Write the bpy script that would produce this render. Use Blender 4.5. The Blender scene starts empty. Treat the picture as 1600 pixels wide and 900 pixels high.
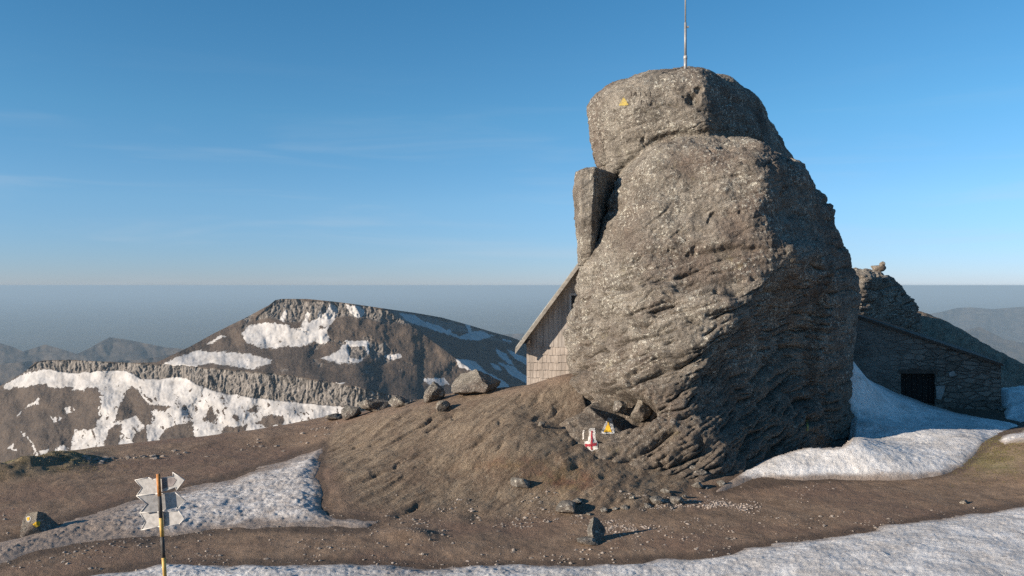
import bpy, math, random
import numpy as np
from mathutils import Vector
from mathutils.bvhtree import BVHTree

random.seed(5)
F, H0, CZ = 1250.0, 446.0, 4.0          # focal length in photo pixels, horizon row, eye height (m)
SUN_AZ = (-0.89, -0.45)                 # horizontal direction towards the sun (x right, y away)
SUN_EL = 16.0
scene = bpy.context.scene
col = scene.collection
R = math.radians

# ------------------------------------------------------------------ helpers
def pt(px, py, Y):
    return ((px - 800) / F * Y, Y, CZ + (H0 - py) / F * Y)
def gp(px, py, z):
    Y = F * (CZ - z) / (py - H0)
    return ((px - 800) / F * Y, Y, z)

_rng = np.random.RandomState(11)
_perm = np.concatenate([_rng.permutation(256)] * 2).astype(np.int32)
_g = _rng.normal(size=(256, 3)); _g /= np.linalg.norm(_g, axis=1)[:, None]
_g = _g.astype(np.float32)
def perlin(p):
    p = np.asarray(p, np.float32)
    i = np.floor(p).astype(np.int32); f = p - i; i &= 255
    u = f * f * f * (f * (f * 6 - 15) + 10)
    def g(dx, dy, dz):
        h = _perm[_perm[_perm[(i[:, 0] + dx) & 255] + ((i[:, 1] + dy) & 255)] + ((i[:, 2] + dz) & 255)]
        v = _g[h]
        return v[:, 0] * (f[:, 0] - dx) + v[:, 1] * (f[:, 1] - dy) + v[:, 2] * (f[:, 2] - dz)
    x0 = g(0,0,0) * (1-u[:,0]) + g(1,0,0) * u[:,0]; x1 = g(0,1,0) * (1-u[:,0]) + g(1,1,0) * u[:,0]
    y0 = x0 * (1-u[:,1]) + x1 * u[:,1]
    x0 = g(0,0,1) * (1-u[:,0]) + g(1,0,1) * u[:,0]; x1 = g(0,1,1) * (1-u[:,0]) + g(1,1,1) * u[:,0]
    y1 = x0 * (1-u[:,1]) + x1 * u[:,1]
    return (y0 * (1-u[:,2]) + y1 * u[:,2]) * 1.6
def fbm(p, oct=4, gain=.5, ridged=False, off=0.0):
    p = np.asarray(p, np.float32) + np.float32(off); a = 1.0; s = 0; t = 0
    for k in range(oct):
        n = perlin(p)
        if ridged: n = 1 - 2 * np.abs(n)
        s = s + a * n; t += a; a *= gain
        p = p * np.float32(2.03) + np.float32(17.3 + k)
    return s / t
def smooth(a, b, x):
    t = np.clip((x - a) / (b - a), 0, 1); return t * t * (3 - 2 * t)
def lerp(a, b, t): return a + (b - a) * t

def tag(o, label=None, cat=None, group=None, kind=None):
    if label: o['label'] = label
    if cat: o['category'] = cat
    if group: o['group'] = group
    if kind: o['kind'] = kind
    return o
def mesh_obj(name, V, Fc, mat=None, parent=None, smooth_=True, attrs=None):
    """V (n,3) array, Fc (m,4) or (m,3) int array or list of faces."""
    me = bpy.data.meshes.new(name)
    V = np.asarray(V, np.float32)
    if isinstance(Fc, np.ndarray):
        k = Fc.shape[1]
        me.vertices.add(len(V)); me.vertices.foreach_set('co', V.ravel())
        me.loops.add(Fc.size); me.loops.foreach_set('vertex_index', Fc.astype(np.int32).ravel())
        me.polygons.add(len(Fc))
        me.polygons.foreach_set('loop_start', np.arange(0, Fc.size, k, dtype=np.int32))
        me.update(calc_edges=True)
    else:
        me.from_pydata([tuple(map(float, v)) for v in V], [], [tuple(int(i) for i in f) for f in Fc]); me.update()
    me.polygons.foreach_set('use_smooth', np.full(len(me.polygons), smooth_))
    for an, av in (attrs or {}).items():
        at = me.attributes.new(an, 'FLOAT', 'POINT'); at.data.foreach_set('value', np.asarray(av, np.float32))
    if mat: me.materials.append(mat)
    o = bpy.data.objects.new(name, me); col.objects.link(o)
    if parent: o.parent = parent
    return o
def empty(name, loc=(0, 0, 0)):
    o = bpy.data.objects.new(name, None); col.objects.link(o); o.location = loc; o.empty_display_size = .2
    return o
def attach(o, root):
    """parent a mesh given in world coordinates under an unrotated empty"""
    o.parent = root; o.location = -Vector(root.location); return o
def grid_faces(nr, nc, wrap=False):
    c = nc if wrap else nc - 1
    i = np.arange(nr - 1)[:, None] * nc; j = np.arange(c)[None, :]; j2 = (j + 1) % nc
    return np.stack([i + j, i + j2, i + nc + j2, i + nc + j], -1).reshape(-1, 4)
def vnormals(V, Fc):
    a, b, c, d = (V[Fc[:, k]] for k in range(4))
    n = np.cross(c - a, d - b); N = np.zeros_like(V)
    for k in range(4): np.add.at(N, Fc[:, k], n)
    return N / (np.linalg.norm(N, axis=1)[:, None] + 1e-12)
class MB:
    """collects boxes, tubes and polygons into one mesh"""
    def __init__(s): s.v = []; s.f = []
    def poly(s, pts):
        b = len(s.v); s.v += [tuple(p) for p in pts]; s.f.append(tuple(range(b, b + len(pts))))
    def hexa(s, p):      # 8 points: bottom ring 0-3, top ring 4-7
        b = len(s.v); s.v += [tuple(q) for q in p]
        for q in ((3,2,1,0),(4,5,6,7),(0,1,5,4),(1,2,6,5),(2,3,7,6),(3,0,4,7)): s.f.append(tuple(b + i for i in q))
    def box(s, x0, x1, y0, y1, z0, z1):
        s.hexa([(x0,y0,z0),(x1,y0,z0),(x1,y1,z0),(x0,y1,z0),(x0,y0,z1),(x1,y0,z1),(x1,y1,z1),(x0,y1,z1)])
    def prism(s, pts, d):   # polygon pts (3d) extruded by the vector d
        n = len(pts); b = len(s.v); d = Vector(d)
        s.v += [tuple(p) for p in pts] + [tuple(Vector(p) + d) for p in pts]
        s.f.append(tuple(range(b, b + n))); s.f.append(tuple(range(b + 2*n - 1, b + n - 1, -1)))
        for i in range(n): j = (i + 1) % n; s.f.append((b + j, b + i, b + n + i, b + n + j))
    def tube(s, rings, n=14):   # rings: (point, radius)
        b = len(s.v); ax = (Vector(rings[-1][0]) - Vector(rings[0][0])).normalized()
        u = ax.orthogonal().normalized(); w = ax.cross(u)
        for p, r in rings:
            for k in range(n):
                a = 2 * math.pi * k / n; s.v.append(tuple(Vector(p) + (u * math.cos(a) + w * math.sin(a)) * r))
        for i in range(len(rings) - 1):
            for k in range(n):
                s.f.append((b+i*n+k, b+i*n+(k+1)%n, b+(i+1)*n+(k+1)%n, b+(i+1)*n+k))
        s.f.append(tuple(b + k for k in range(n - 1, -1, -1))); m = b + (len(rings)-1)*n
        s.f.append(tuple(m + k for k in range(n)))
    def build(s, name, mat, parent=None, smooth_=False): return mesh_obj(name, np.array(s.v), s.f, mat, parent, smooth_)

# ------------------------------------------------------------------ node helper
class NT:
    def __init__(s, name):
        s.m = bpy.data.materials.new(name); s.m.use_nodes = True; s.t = s.m.node_tree
        s.b = s.t.nodes['Principled BSDF']; s.b.inputs['Specular IOR Level'].default_value = .25
        s.tc = s.t.nodes.new('ShaderNodeTexCoord').outputs['Object']
    def L(s, a, b):
        if hasattr(a, 'is_output'): s.t.links.new(a, b)
        else:
            if isinstance(a, (tuple, list)) and len(a) == 3 and b.type == 'RGBA': a = (*a, 1)
            b.default_value = a
    def map(s, scale=(1,1,1), rot=(0,0,0), src=None):
        n = s.t.nodes.new('ShaderNodeMapping'); n.vector_type = 'TEXTURE'; n.inputs['Scale'].default_value = [1 / q for q in scale]; n.inputs['Rotation'].default_value = [R(a) for a in rot]
        s.L(src or s.tc, n.inputs['Vector']); return n.outputs[0]
    def noise(s, sc, det=5, rough=.55, vec=None, dist=0, out='Fac'):
        n = s.t.nodes.new('ShaderNodeTexNoise'); n.inputs['Scale'].default_value = sc; n.inputs['Detail'].default_value = det
        n.inputs['Roughness'].default_value = rough; n.inputs['Distortion'].default_value = dist
        s.L(vec or s.tc, n.inputs['Vector']); return n.outputs[out]
    def voro(s, sc, vec=None, feat='F1', out='Distance', rnd=1):
        n = s.t.nodes.new('ShaderNodeTexVoronoi'); n.feature = feat; n.inputs['Scale'].default_value = sc; n.inputs['Randomness'].default_value = rnd
        s.L(vec or s.tc, n.inputs['Vector']); return n.outputs[out]
    def ramp(s, x, a, b, c0=0., c1=1.):
        n = s.t.nodes.new('ShaderNodeMapRange'); n.interpolation_type = 'SMOOTHSTEP'
        for k, v in zip(range(1, 5), (a, b, c0, c1)): s.L(v, n.inputs[k])
        s.L(x, n.inputs[0]); return n.outputs[0]
    def mix(s, f, a, b, mode='MIX'):
        n = s.t.nodes.new('ShaderNodeMix'); n.data_type = 'RGBA'; n.blend_type = mode
        s.L(f, n.inputs[0]); s.L(a, n.inputs[6]); s.L(b, n.inputs[7]); return n.outputs[2]
    def math(s, op, a, b=0., c=0.):
        n = s.t.nodes.new('ShaderNodeMath'); n.operation = op
        s.L(a, n.inputs[0]); s.L(b, n.inputs[1]); s.L(c, n.inputs[2]); return n.outputs[0]
    def attr(s, name):
        n = s.t.nodes.new('ShaderNodeAttribute'); n.attribute_name = name; return n.outputs['Fac']
    def xyz(s, src=None):
        n = s.t.nodes.new('ShaderNodeSeparateXYZ'); s.L(src or s.tc, n.inputs[0]); return n.outputs
    def bump(s, h, dist, strength=1., prev=None):
        n = s.t.nodes.new('ShaderNodeBump'); n.inputs['Strength'].default_value = strength; n.inputs['Distance'].default_value = dist
        s.L(h, n.inputs['Height'])
        if prev: s.L(prev, n.inputs['Normal'])
        return n.outputs[0]
    def done(s, color, rough=.9, normal=None):
        s.L(color, s.b.inputs['Base Color']); s.L(rough, s.b.inputs['Roughness'])
        if normal: s.L(normal, s.b.inputs['Normal'])
        return s.m

# ------------------------------------------------------------------ materials
def rock_material(name, lichen=1.0, base=((.165,.144,.120),(.37,.33,.277)), low=True):
    t = NT(name)
    big = t.noise(.55, 4, .6); mid = t.noise(2.6, 7, .65); fine = t.noise(17, 5, .7); grain = t.noise(75, 3, .7)
    c = t.mix(t.ramp(mid, .3, .7), base[0], base[1])
    c = t.mix(t.ramp(big, .42, .68), c, (.19, .150, .122))
    z = t.xyz()[2]
    lmask = t.ramp(t.noise(1.0, 6, .65), .42, .57)
    if low:
        lowf = t.ramp(t.math('ADD', z, t.math('MULTIPLY', t.math('SUBTRACT', big, .5), 3.)), .9, 3.1, 1., 0.)
        c = t.mix(t.math('MULTIPLY', lowf, .75), c, (.175, .137, .105))
        lmask = t.math('MULTIPLY', lmask, t.math('SUBTRACT', 1., t.math('MULTIPLY', lowf, .8)))
    # pale crusty lichen: many specks and some larger rosettes
    stn = t.noise(1., 7, .7, t.map((.9, .9, 6.5), (0, -22, 0)), .8)
    c = t.mix(t.math('MULTIPLY', t.ramp(stn, .5, .66), .6), c, (.075, .062, .052))
    c = t.mix(t.math('MULTIPLY', t.ramp(t.noise(.8, 5, .6), .56, .68), .4), c, (.20, .158, .128))
    sp = t.ramp(t.math('ADD', t.math('MULTIPLY', t.noise(11, 5, .7), .45), t.math('ADD', t.math('MULTIPLY', fine, .35), t.math('MULTIPLY', grain, .2))), .50, .56)
    c = t.mix(t.math('MULTIPLY', t.math('MULTIPLY', sp, t.math('ADD', t.math('MULTIPLY', lmask, .8), .12)), .85 * lichen), c, (.60, .565, .48))
    ros = t.ramp(t.voro(3.1, t.noise(1.2, 3, .5, out='Color') if False else None), .09, .16, 1., 0.)
    c = t.mix(t.math('MULTIPLY', t.math('MULTIPLY', ros, sp), .6 * lichen), c, (.56, .54, .47))
    dk = t.ramp(t.noise(6.5, 6, .75), .57, .68)
    c = t.mix(t.math('MULTIPLY', dk, .8), c, (.05, .042, .036))
    c = t.mix(t.math('MULTIPLY', t.ramp(t.noise(.7, 6, .65), .55, .66), .45), c, (.085, .072, .060))
    yl = t.math('MULTIPLY', t.ramp(t.noise(1.7, 6, .7), .60, .70), t.ramp(fine, .42, .6))
    c = t.mix(t.math('MULTIPLY', yl, .4), c, (.22, .19, .075))
    c = t.mix(.75, c, t.mix(t.ramp(t.math('ADD', t.math('MULTIPLY', grain, .5), t.math('MULTIPLY', fine, .5)), .32, .68), (.18,.18,.18), (.84,.84,.84)), 'OVERLAY')
    n = t.bump(t.noise(5.5, 9, .7), .16, 1.)
    n = t.bump(t.noise(1., 7, .68, t.map((1.6, 1.6, 11), (0, -22, 0)), .6), .07, .8, n)
    n = t.bump(t.math('ADD', t.noise(38, 5, .7), t.math('MULTIPLY', sp, .25)), .030, .9, n)
    return t.done(c, .92, n)
M = {}
M['rock'] = rock_material('weathered_sandstone')
M['boulder'] = rock_material('grey_boulder_stone', .8, ((.13,.12,.105),(.31,.29,.255)), False)
M['pale_stone'] = rock_material('pale_stone', .5, ((.22,.19,.15),(.40,.36,.30)), False)

def ground_material():
    t = NT('mountain_earth')
    ro = t.attr('rocky'); ochre = t.attr('ochre'); gr = t.attr('green'); wet = t.attr('wet')
    big = t.noise(.35, 5, .6); mid = t.noise(2.2, 7, .65); fine = t.noise(28, 6, .75); peb = t.noise(70, 3, .7)
    earth = t.mix(t.ramp(mid, .3, .7), (.155, .106, .073), (.255, .180, .126))
    earth = t.mix(t.ramp(big, .45, .62), earth, (.185, .122, .088))
    st = t.noise(1.0, 8, .7, t.map((.7, 4.2, 3.), (0, 0, 56)), .5); fs = t.noise(1.0, 7, .7, t.map((3., 17., 10.), (0, 0, 56)), .4)
    rock = t.mix(t.ramp(st, .35, .66), (.20, .147, .103), (.33, .256, .182))
    rock = t.mix(t.ramp(t.noise(.8, 6, .7), .5, .66), rock, (.205, .148, .105))
    rock = t.mix(t.ramp(fs, .52, .66), rock, (.125, .090, .063)); rock = t.mix(t.ramp(fs, .46, .34), rock, (.31, .25, .185))
    c = t.mix(ro, earth, rock)
    c = t.mix(ochre, c, t.mix(t.ramp(t.noise(3, 5, .7), .4, .6), (.21, .085, .045), (.26, .16, .06)))
    c = t.mix(gr, c, t.mix(t.ramp(mid, .35, .6), (.15, .135, .06), (.22, .185, .11)))
    v = t.voro(26); pbl = t.math('MULTIPLY', t.ramp(v, .12, .3, 1., 0.), t.ramp(t.voro(26, out='Color'), .45, .9))
    c = t.mix(t.math('MULTIPLY', pbl, .45), c, (.27, .235, .195))
    c = t.mix(.65, c, t.mix(t.ramp(t.math('ADD', t.math('MULTIPLY', fine, .5), t.math('MULTIPLY', peb, .5)), .3, .7), (.2,.2,.2), (.8,.8,.8)), 'OVERLAY')
    c = t.mix(t.math('MULTIPLY', t.ramp(t.math('ADD', wet, t.math('MULTIPLY', t.math('SUBTRACT', mid, .5), .9)), .25, .8), .62), c, (.055, .042, .034))
    n = t.bump(t.math('MULTIPLY', t.math('ADD', fs, t.math('MULTIPLY', st, 1.6)), ro), .14, .9)
    n = t.bump(t.noise(6, 8, .7), .07, .8, n)
    n = t.bump(t.math('ADD', t.noise(45, 5, .7), t.math('MULTIPLY', pbl, .5)), .022, .9, n)
    return t.done(c, .95, n)
M['ground'] = ground_material()

def snow_material():
    t = NT('old_snow')
    d = t.attr('dirt'); mid = t.noise(2.3, 7, .65); fine = t.noise(24, 6, .7)
    c = t.mix(t.ramp(mid, .35, .65), (.54, .52, .50), (.76, .745, .73))
    dm = t.math('ADD', d, t.math('MULTIPLY', t.math('SUBTRACT', t.noise(5, 7, .72), .5), 1.1))
    c = t.mix(t.ramp(dm, .1, 1.0), c, (.27, .215, .175))
    c = t.mix(t.math('MULTIPLY', t.ramp(t.noise(11, 7, .75, t.map((.8, 1.6, 1))), .56, .66), t.ramp(t.noise(1.1, 4, .6), .36, .6)), c, (.33, .275, .23))
    n = t.bump(t.noise(9, 7, .68, t.map((.7, 1.5, 1), (0, 0, 12))), .07, .75)
    n = t.bump(t.noise(34, 5, .7), .02, .7, n)
    m = t.done(c, .65, n)
    t.b.inputs['Specular IOR Level'].default_value = .3
    return m
M['snow'] = snow_material()

def mountain_material():
    t = NT('mountain_rock_and_snow')
    sn = t.attr('snow'); cl = t.attr('cliff')
    v = t.map((.02, .02, .02)); w = t.map((.085, .085, .022))
    mid = t.noise(1.2, 8, .68, v); fl = t.noise(1.6, 6, .65, w); fine = t.noise(9, 6, .72, v)
    c = t.mix(t.ramp(mid, .35, .65), (.056, .041, .031), (.105, .077, .057))
    c = t.mix(t.ramp(fine, .45, .7), c, (.125, .10, .08))
    c = t.mix(cl, c, t.mix(t.ramp(fl, .38, .62), (.065, .057, .050), (.27, .24, .21)))
    s = t.math('ADD', sn, t.math('ADD', t.math('MULTIPLY', t.math('SUBTRACT', t.math('ADD', t.math('MULTIPLY', t.noise(3.2, 6, .7, t.map((.026, .026, .016))), .75), t.math('MULTIPLY', fine, .25)), .5), 2.4), t.math('MULTIPLY', t.math('SUBTRACT', mid, .5), .5)))
    sm = t.ramp(s, .44, .54)
    c = t.mix(sm, c, t.mix(t.ramp(mid, .35, .65), (.36, .34, .32), (.50, .48, .46)))
    n = t.bump(t.math('MULTIPLY', t.math('ADD', mid, fine), t.math('SUBTRACT', 1., t.math('MULTIPLY', sm, .85))), 7, .7)
    return t.done(c, .92, n)
M['mountain'] = mountain_material()
def hill_material():
    t = NT('distant_moor')
    n1 = t.noise(1., 7, .65, t.map((.004,) * 3))
    c = t.mix(t.ramp(n1, .38, .62), (.034, .030, .027), (.085, .068, .054))
    return t.done(c, .95)
M['hill'] = hill_material()
def plain_mat():
    t = NT('lowland')
    n1 = t.noise(1., 6, .6, t.map((.0003,) * 3))
    return t.done(t.mix(t.ramp(n1, .4, .6), (.055, .06, .045), (.075, .072, .055)), .95)
M['plain'] = plain_mat()

def flat_mat(name, c, rough=.7, metal=0, var=.25, sc=20, bump=0.):
    t = NT(name); t.b.inputs['Metallic'].default_value = metal
    k = t.ramp(t.noise(sc, 6, .7), .3, .7)
    cc = t.mix(k, tuple(x * (1 - var) for x in c), tuple(min(1, x * (1 + var)) for x in c))
    return t.done(cc, rough, t.bump(t.noise(sc * 2, 4, .6), bump) if bump else None)
def paint_mat(name, c, chip=.58):
    t = NT(name)
    k = t.ramp(t.noise(30, 6, .75), .3, .7); cc = t.mix(k, tuple(x * .7 for x in c), c)
    ch = t.ramp(t.math('ADD', t.math('MULTIPLY', t.noise(22, 7, .75), .7), t.math('MULTIPLY', t.noise(90, 3, .7), .3)), chip - .05, chip + .03)
    return t.done(t.mix(ch, cc, (.17, .14, .115)), .85, t.bump(t.noise(40, 5, .7), .02))
def wood_mat(name, a, b, vec_scale):
    t = NT(name)
    g = t.noise(1, 7, .65, t.map(vec_scale)); big = t.noise(1.1, 3, .6)
    c = t.mix(t.ramp(g, .3, .68), a, b); c = t.mix(t.math('MULTIPLY', t.ramp(big, .45, .7), .5), c, tuple(x * .8 for x in a))
    tone = t.voro(1, t.map((7.5, .01, .01)), out='Color')
    c = t.mix(.35, c, t.mix(t.xyz(tone)[0], (.3,.3,.3), (.72,.7,.68)), 'OVERLAY')
    return t.done(c, .85, t.bump(g, .004, .7))
M['boards'] = wood_mat('weathered_boards', (.33, .285, .25), (.56, .515, .465), (60, 60, 3))
M['shingle'] = wood_mat('weathered_shingles', (.36, .305, .26), (.56, .495, .435), (45, 45, 6))
M['roof_metal'] = flat_mat('dull_roof_sheet', (.34, .335, .31), .55, 0, .3, 5)
M['trim'] = flat_mat('grey_timber', (.30, .275, .24), .8, 0, .3, 12)
M['white_trim'] = flat_mat('pale_window_trim', (.55, .53, .5), .7, 0, .15, 12)
M['pane'] = flat_mat('window_glass', (.03, .035, .04), .15)
M['dark'] = flat_mat('dark_doorway_boards', (.022, .02, .018), .9, 0, .3, 9)
M['lintel'] = flat_mat('old_lintel', (.07, .055, .045), .9, 0, .3, 9)
M['patch'] = flat_mat('pale_plaster_patch', (.25, .24, .225), .9, 0, .2, 9)
M['steel'] = flat_mat('galvanised_steel', (.27, .265, .26), .5, .25, .2, 30)
M['plate'] = flat_mat('unpainted_plate_back', (.40, .385, .37), .5, .15, .22, 26)
M['plate_dark'] = flat_mat('darker_plate', (.22, .19, .185), .6, 0, .35, 22)  # darker tone for part of the topmost plate
M['yellow'] = paint_mat('yellow_trail_paint', (.72, .42, .03), .64)
M['faded_yellow'] = paint_mat('faded_yellow_paint', (.42, .32, .08), 0.55)
M['white_paint'] = paint_mat('white_trail_paint', (.60, .575, .53), 0.55)
M['red'] = paint_mat('red_trail_paint', (.34, .035, .05), 0.58)
M['black_paint'] = flat_mat('black_post_paint', (.07, .063, .058), .6, 0, .4, 30)
M['post_yellow'] = flat_mat('post_yellow_paint', (.56, .36, .11), .6, 0, .25, 18)
M['rust'] = flat_mat('rusty_orange_paint', (.42, .18, .06), .75, 0, .45, 26)
M['grass'] = flat_mat('dry_alpine_grass', (.21, .18, .095), .9, 0, .5, 2.5)
M['moss'] = flat_mat('green_alpine_turf', (.15, .135, .055), .9, 0, .5, 2.5)
M['gravel'] = flat_mat('gravel_stone', (.26, .22, .185), .9, 0, .45, 6)
M['gravel_pale'] = flat_mat('pale_gravel', (.36, .30, .255), .9, 0, .3, 6)
M['inscription'] = flat_mat('dark_engraving', (.05, .042, .036), .95, 0, .2, 30)
def masonry():
    t = NT('stone_masonry')
    x, y, z = t.xyz()
    v = t.map((3.4, 3.4, 8.0)); wob = t.noise(2, 4, .6, out='Color')
    e = t.voro(1.0, t.mix(.12, v, wob), 'DISTANCE_TO_EDGE'); cid = t.voro(1.0, t.mix(.12, v, wob), out='Color')
    stone = t.mix(t.xyz(cid)[0], (.11, .094, .078), (.20, .175, .148))
    stone = t.mix(t.ramp(e, .01, .09, .5, 0.), stone, (.085, .075, .066))
    plas = t.mix(t.ramp(t.noise(1.6, 6, .65), .35, .65), (.13, .115, .10), (.22, .198, .172))
    k = t.ramp(t.math('ADD', x, t.math('MULTIPLY', t.noise(1.2, 4, .6), 1.6)), 12.4, 14.4, .35, 1.)
    c = t.mix(k, plas, stone)
    c = t.mix(.4, c, t.mix(t.noise(30, 5, .7), (.2,.2,.2), (.8,.8,.8)), 'OVERLAY')
    n = t.bump(t.math('MULTIPLY', t.ramp(e, 0., .12), k), .05, .9)
    n = t.bump(t.noise(12, 6, .7), .04, .7, n)
    return t.done(c, .95, n)
M['masonry'] = masonry()

# ------------------------------------------------------------------ ground
def tps_fit(P):
    P = np.array(P, float); X = P[:, :2]; n = len(P)
    d2 = ((X[:, None] - X[None]) ** 2).sum(-1); K = np.where(d2 > 0, d2 * np.log(d2 + 1e-12) * .5, 0) + np.eye(n) * .02
    A = np.zeros((n + 3, n + 3)); A[:n, :n] = K; A[:n, n] = 1; A[:n, n+1:] = X; A[n, :n] = 1; A[n+1:, :n] = X.T
    return X, np.linalg.solve(A, np.r_[P[:, 2], 0, 0, 0])
def tps_eval(fit, x, y):
    X, w = fit; n = len(X); out = w[n] + w[n+1] * x + w[n+2] * y
    for k in range(n):
        d2 = (x - X[k, 0]) ** 2 + (y - X[k, 1]) ** 2
        out = out + w[k] * .5 * d2 * np.log(d2 + 1e-12)
    return out
def bypix(px, py, Y): return pt(px, py, Y)
G = [gp(*a) for a in ((100,860,0),(400,850,0),(700,845,0),(1000,835,0),(1300,800,.02),(1580,775,.05),(0,790,0),(200,765,0),
     (400,730,0),(0,740,.05),(130,720,.05),(300,697,0),(420,682,.05),(560,802,.02),(508,702,.08),(470,690,0),(520,668,.2),
     (600,750,.22),(600,700,.42),(600,662,.62),(560,690,.3),(700,800,.0),(700,752,.25),(700,700,.58),(700,650,.9),
     (800,795,0),(800,752,.3),(800,700,.72),(800,650,1.12),(866,650,1.05),(850,690,.78),(868,722,.5),(900,748,.28),(870,775,.12),(950,765,.2),(950,805,0),
     (1000,765,.1),(1050,785,.05),(1130,765,0),(1330,705,0),(1500,738,.03),(1600,762,.08),(1550,705,.25),(1600,692,.5),(1600,730,.25),
     (1570,660,0),(1640,660,.2),(1610,612,0.0),(400,790,0),(250,820,0),(560,850,0))]
G += [pt(*a) for a in ((640,630,22),(700,617,21.5),(760,610,21),(830,602,20.4),(880,588,19.4))]
G += [(-6,8,0),(0,8,0),(6,8,.1),(12,9,.1),(-12,10,0),(-6,1,.6),(0,1,.8),(6,1,.8),(-14,1,.2),(14,1,.5),(0,-8,1),(2.7,24.0,.75),(1,27,.2),
      (5,19,.8),(7,24,.6),(11,24,0),(13,26.5,.5),(14.5,28,1.2),(-14,15,0),(-20,12,-.2),(-8,24,-.2),(5,30,.6),(0,34,-.6),(10,36,1.5),(18,17,.5),(24,20,.3),(24,32,-.6),(30,38,-2)]
G += [pt(*a) for a in ((1450,492,37),(1500,515,37),(1550,545,37),(1600,570,37),(1660,602,37),(1760,660,37),(1500,565,31.5),(1570,597,31.5))]
GT = tps_fit(G)
_ea = np.array([-3000,-700,-300,0,150,400,500,560,650,800,1000,1300,1450,1600,1700,2100,4000.])
_er = np.array([11,11.5,14,17.5,19.8,22,24,27,30,33,36,38,37.6,37.6,38,36,36.])
RAMP = [(520,668),(600,640),(700,618),(830,602),(905,585),(1000,700),(1110,745),(1060,800),(900,812),(760,802),(640,812),(560,800),(520,745),(505,702)]
def in_poly_sd(px, py, poly):
    """signed distance to a polygon, positive inside"""
    poly = np.array(poly, float); d = np.full(px.shape, 1e9); ins = np.zeros(px.shape, bool)
    for k in range(len(poly)):
        a = poly[k]; b = poly[(k + 1) % len(poly)]; e = b - a
        t = np.clip(((px - a[0]) * e[0] + (py - a[1]) * e[1]) / (e @ e + 1e-9), 0, 1)
        d = np.minimum(d, np.hypot(px - a[0] - t * e[0], py - a[1] - t * e[1]))
        c = (a[1] > py) != (b[1] > py)
        ins ^= c & (px < (b[0] - a[0]) * (py - a[1]) / (b[1] - a[1] + 1e-12) + a[0])
    return np.where(ins, d, -d)
SN1 = [(-80,960),(150,898),(262,881),(420,882),(560,880),(700,888),(820,884),(960,880),(1090,872),(1220,850),(1340,832),(1480,808),(1700,778),(1800,1100),(-80,1100)]
SN2 = [(-60,868),(40,838),(120,808),(210,783),(300,762),(380,741),(440,722),(505,697),(500,715),(497,745),(506,770),(498,795),(520,808),(588,816),(575,824),(500,826),(420,822),(330,828),(270,838),(170,843),(60,862),(-60,900)]
SN3 = [(1120,765),(1165,735),(1215,712),(1265,700),(1318,700),(1332,690),(1338,660),(1322,600),(1318,552),(1335,560),(1360,585),(1400,612),(1450,632),(1500,643),(1580,655),(1610,668),(1545,690),(1505,728),(1470,738),(1380,742),(1250,748)]
def ground_base(x, y):
    z = tps_eval(GT, x, y)
    r = np.hypot(x, y); th = np.arctan2(x, y)
    pxx = 800 + F * np.tan(np.clip(th, -1.25, 1.25))
    edge = np.interp(pxx, _ea, _er); edge = np.where(np.abs(th) > 1.25, 40, edge)
    yy = np.where(np.abs(th) > 1.25, r, r * np.cos(np.clip(th, -1.25, 1.25)))
    d = np.maximum(yy - edge, 0)
    far = smooth(24, 60, r + 0 * x)
    z = lerp(z, np.clip(z, -2, 3), smooth(14, 30, r)); z = lerp(z, np.minimum(z, 0) * .2, smooth(60, 120, r))
    return z - .62 * (np.sqrt(d * d + 2.) - np.sqrt(2.))
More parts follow.
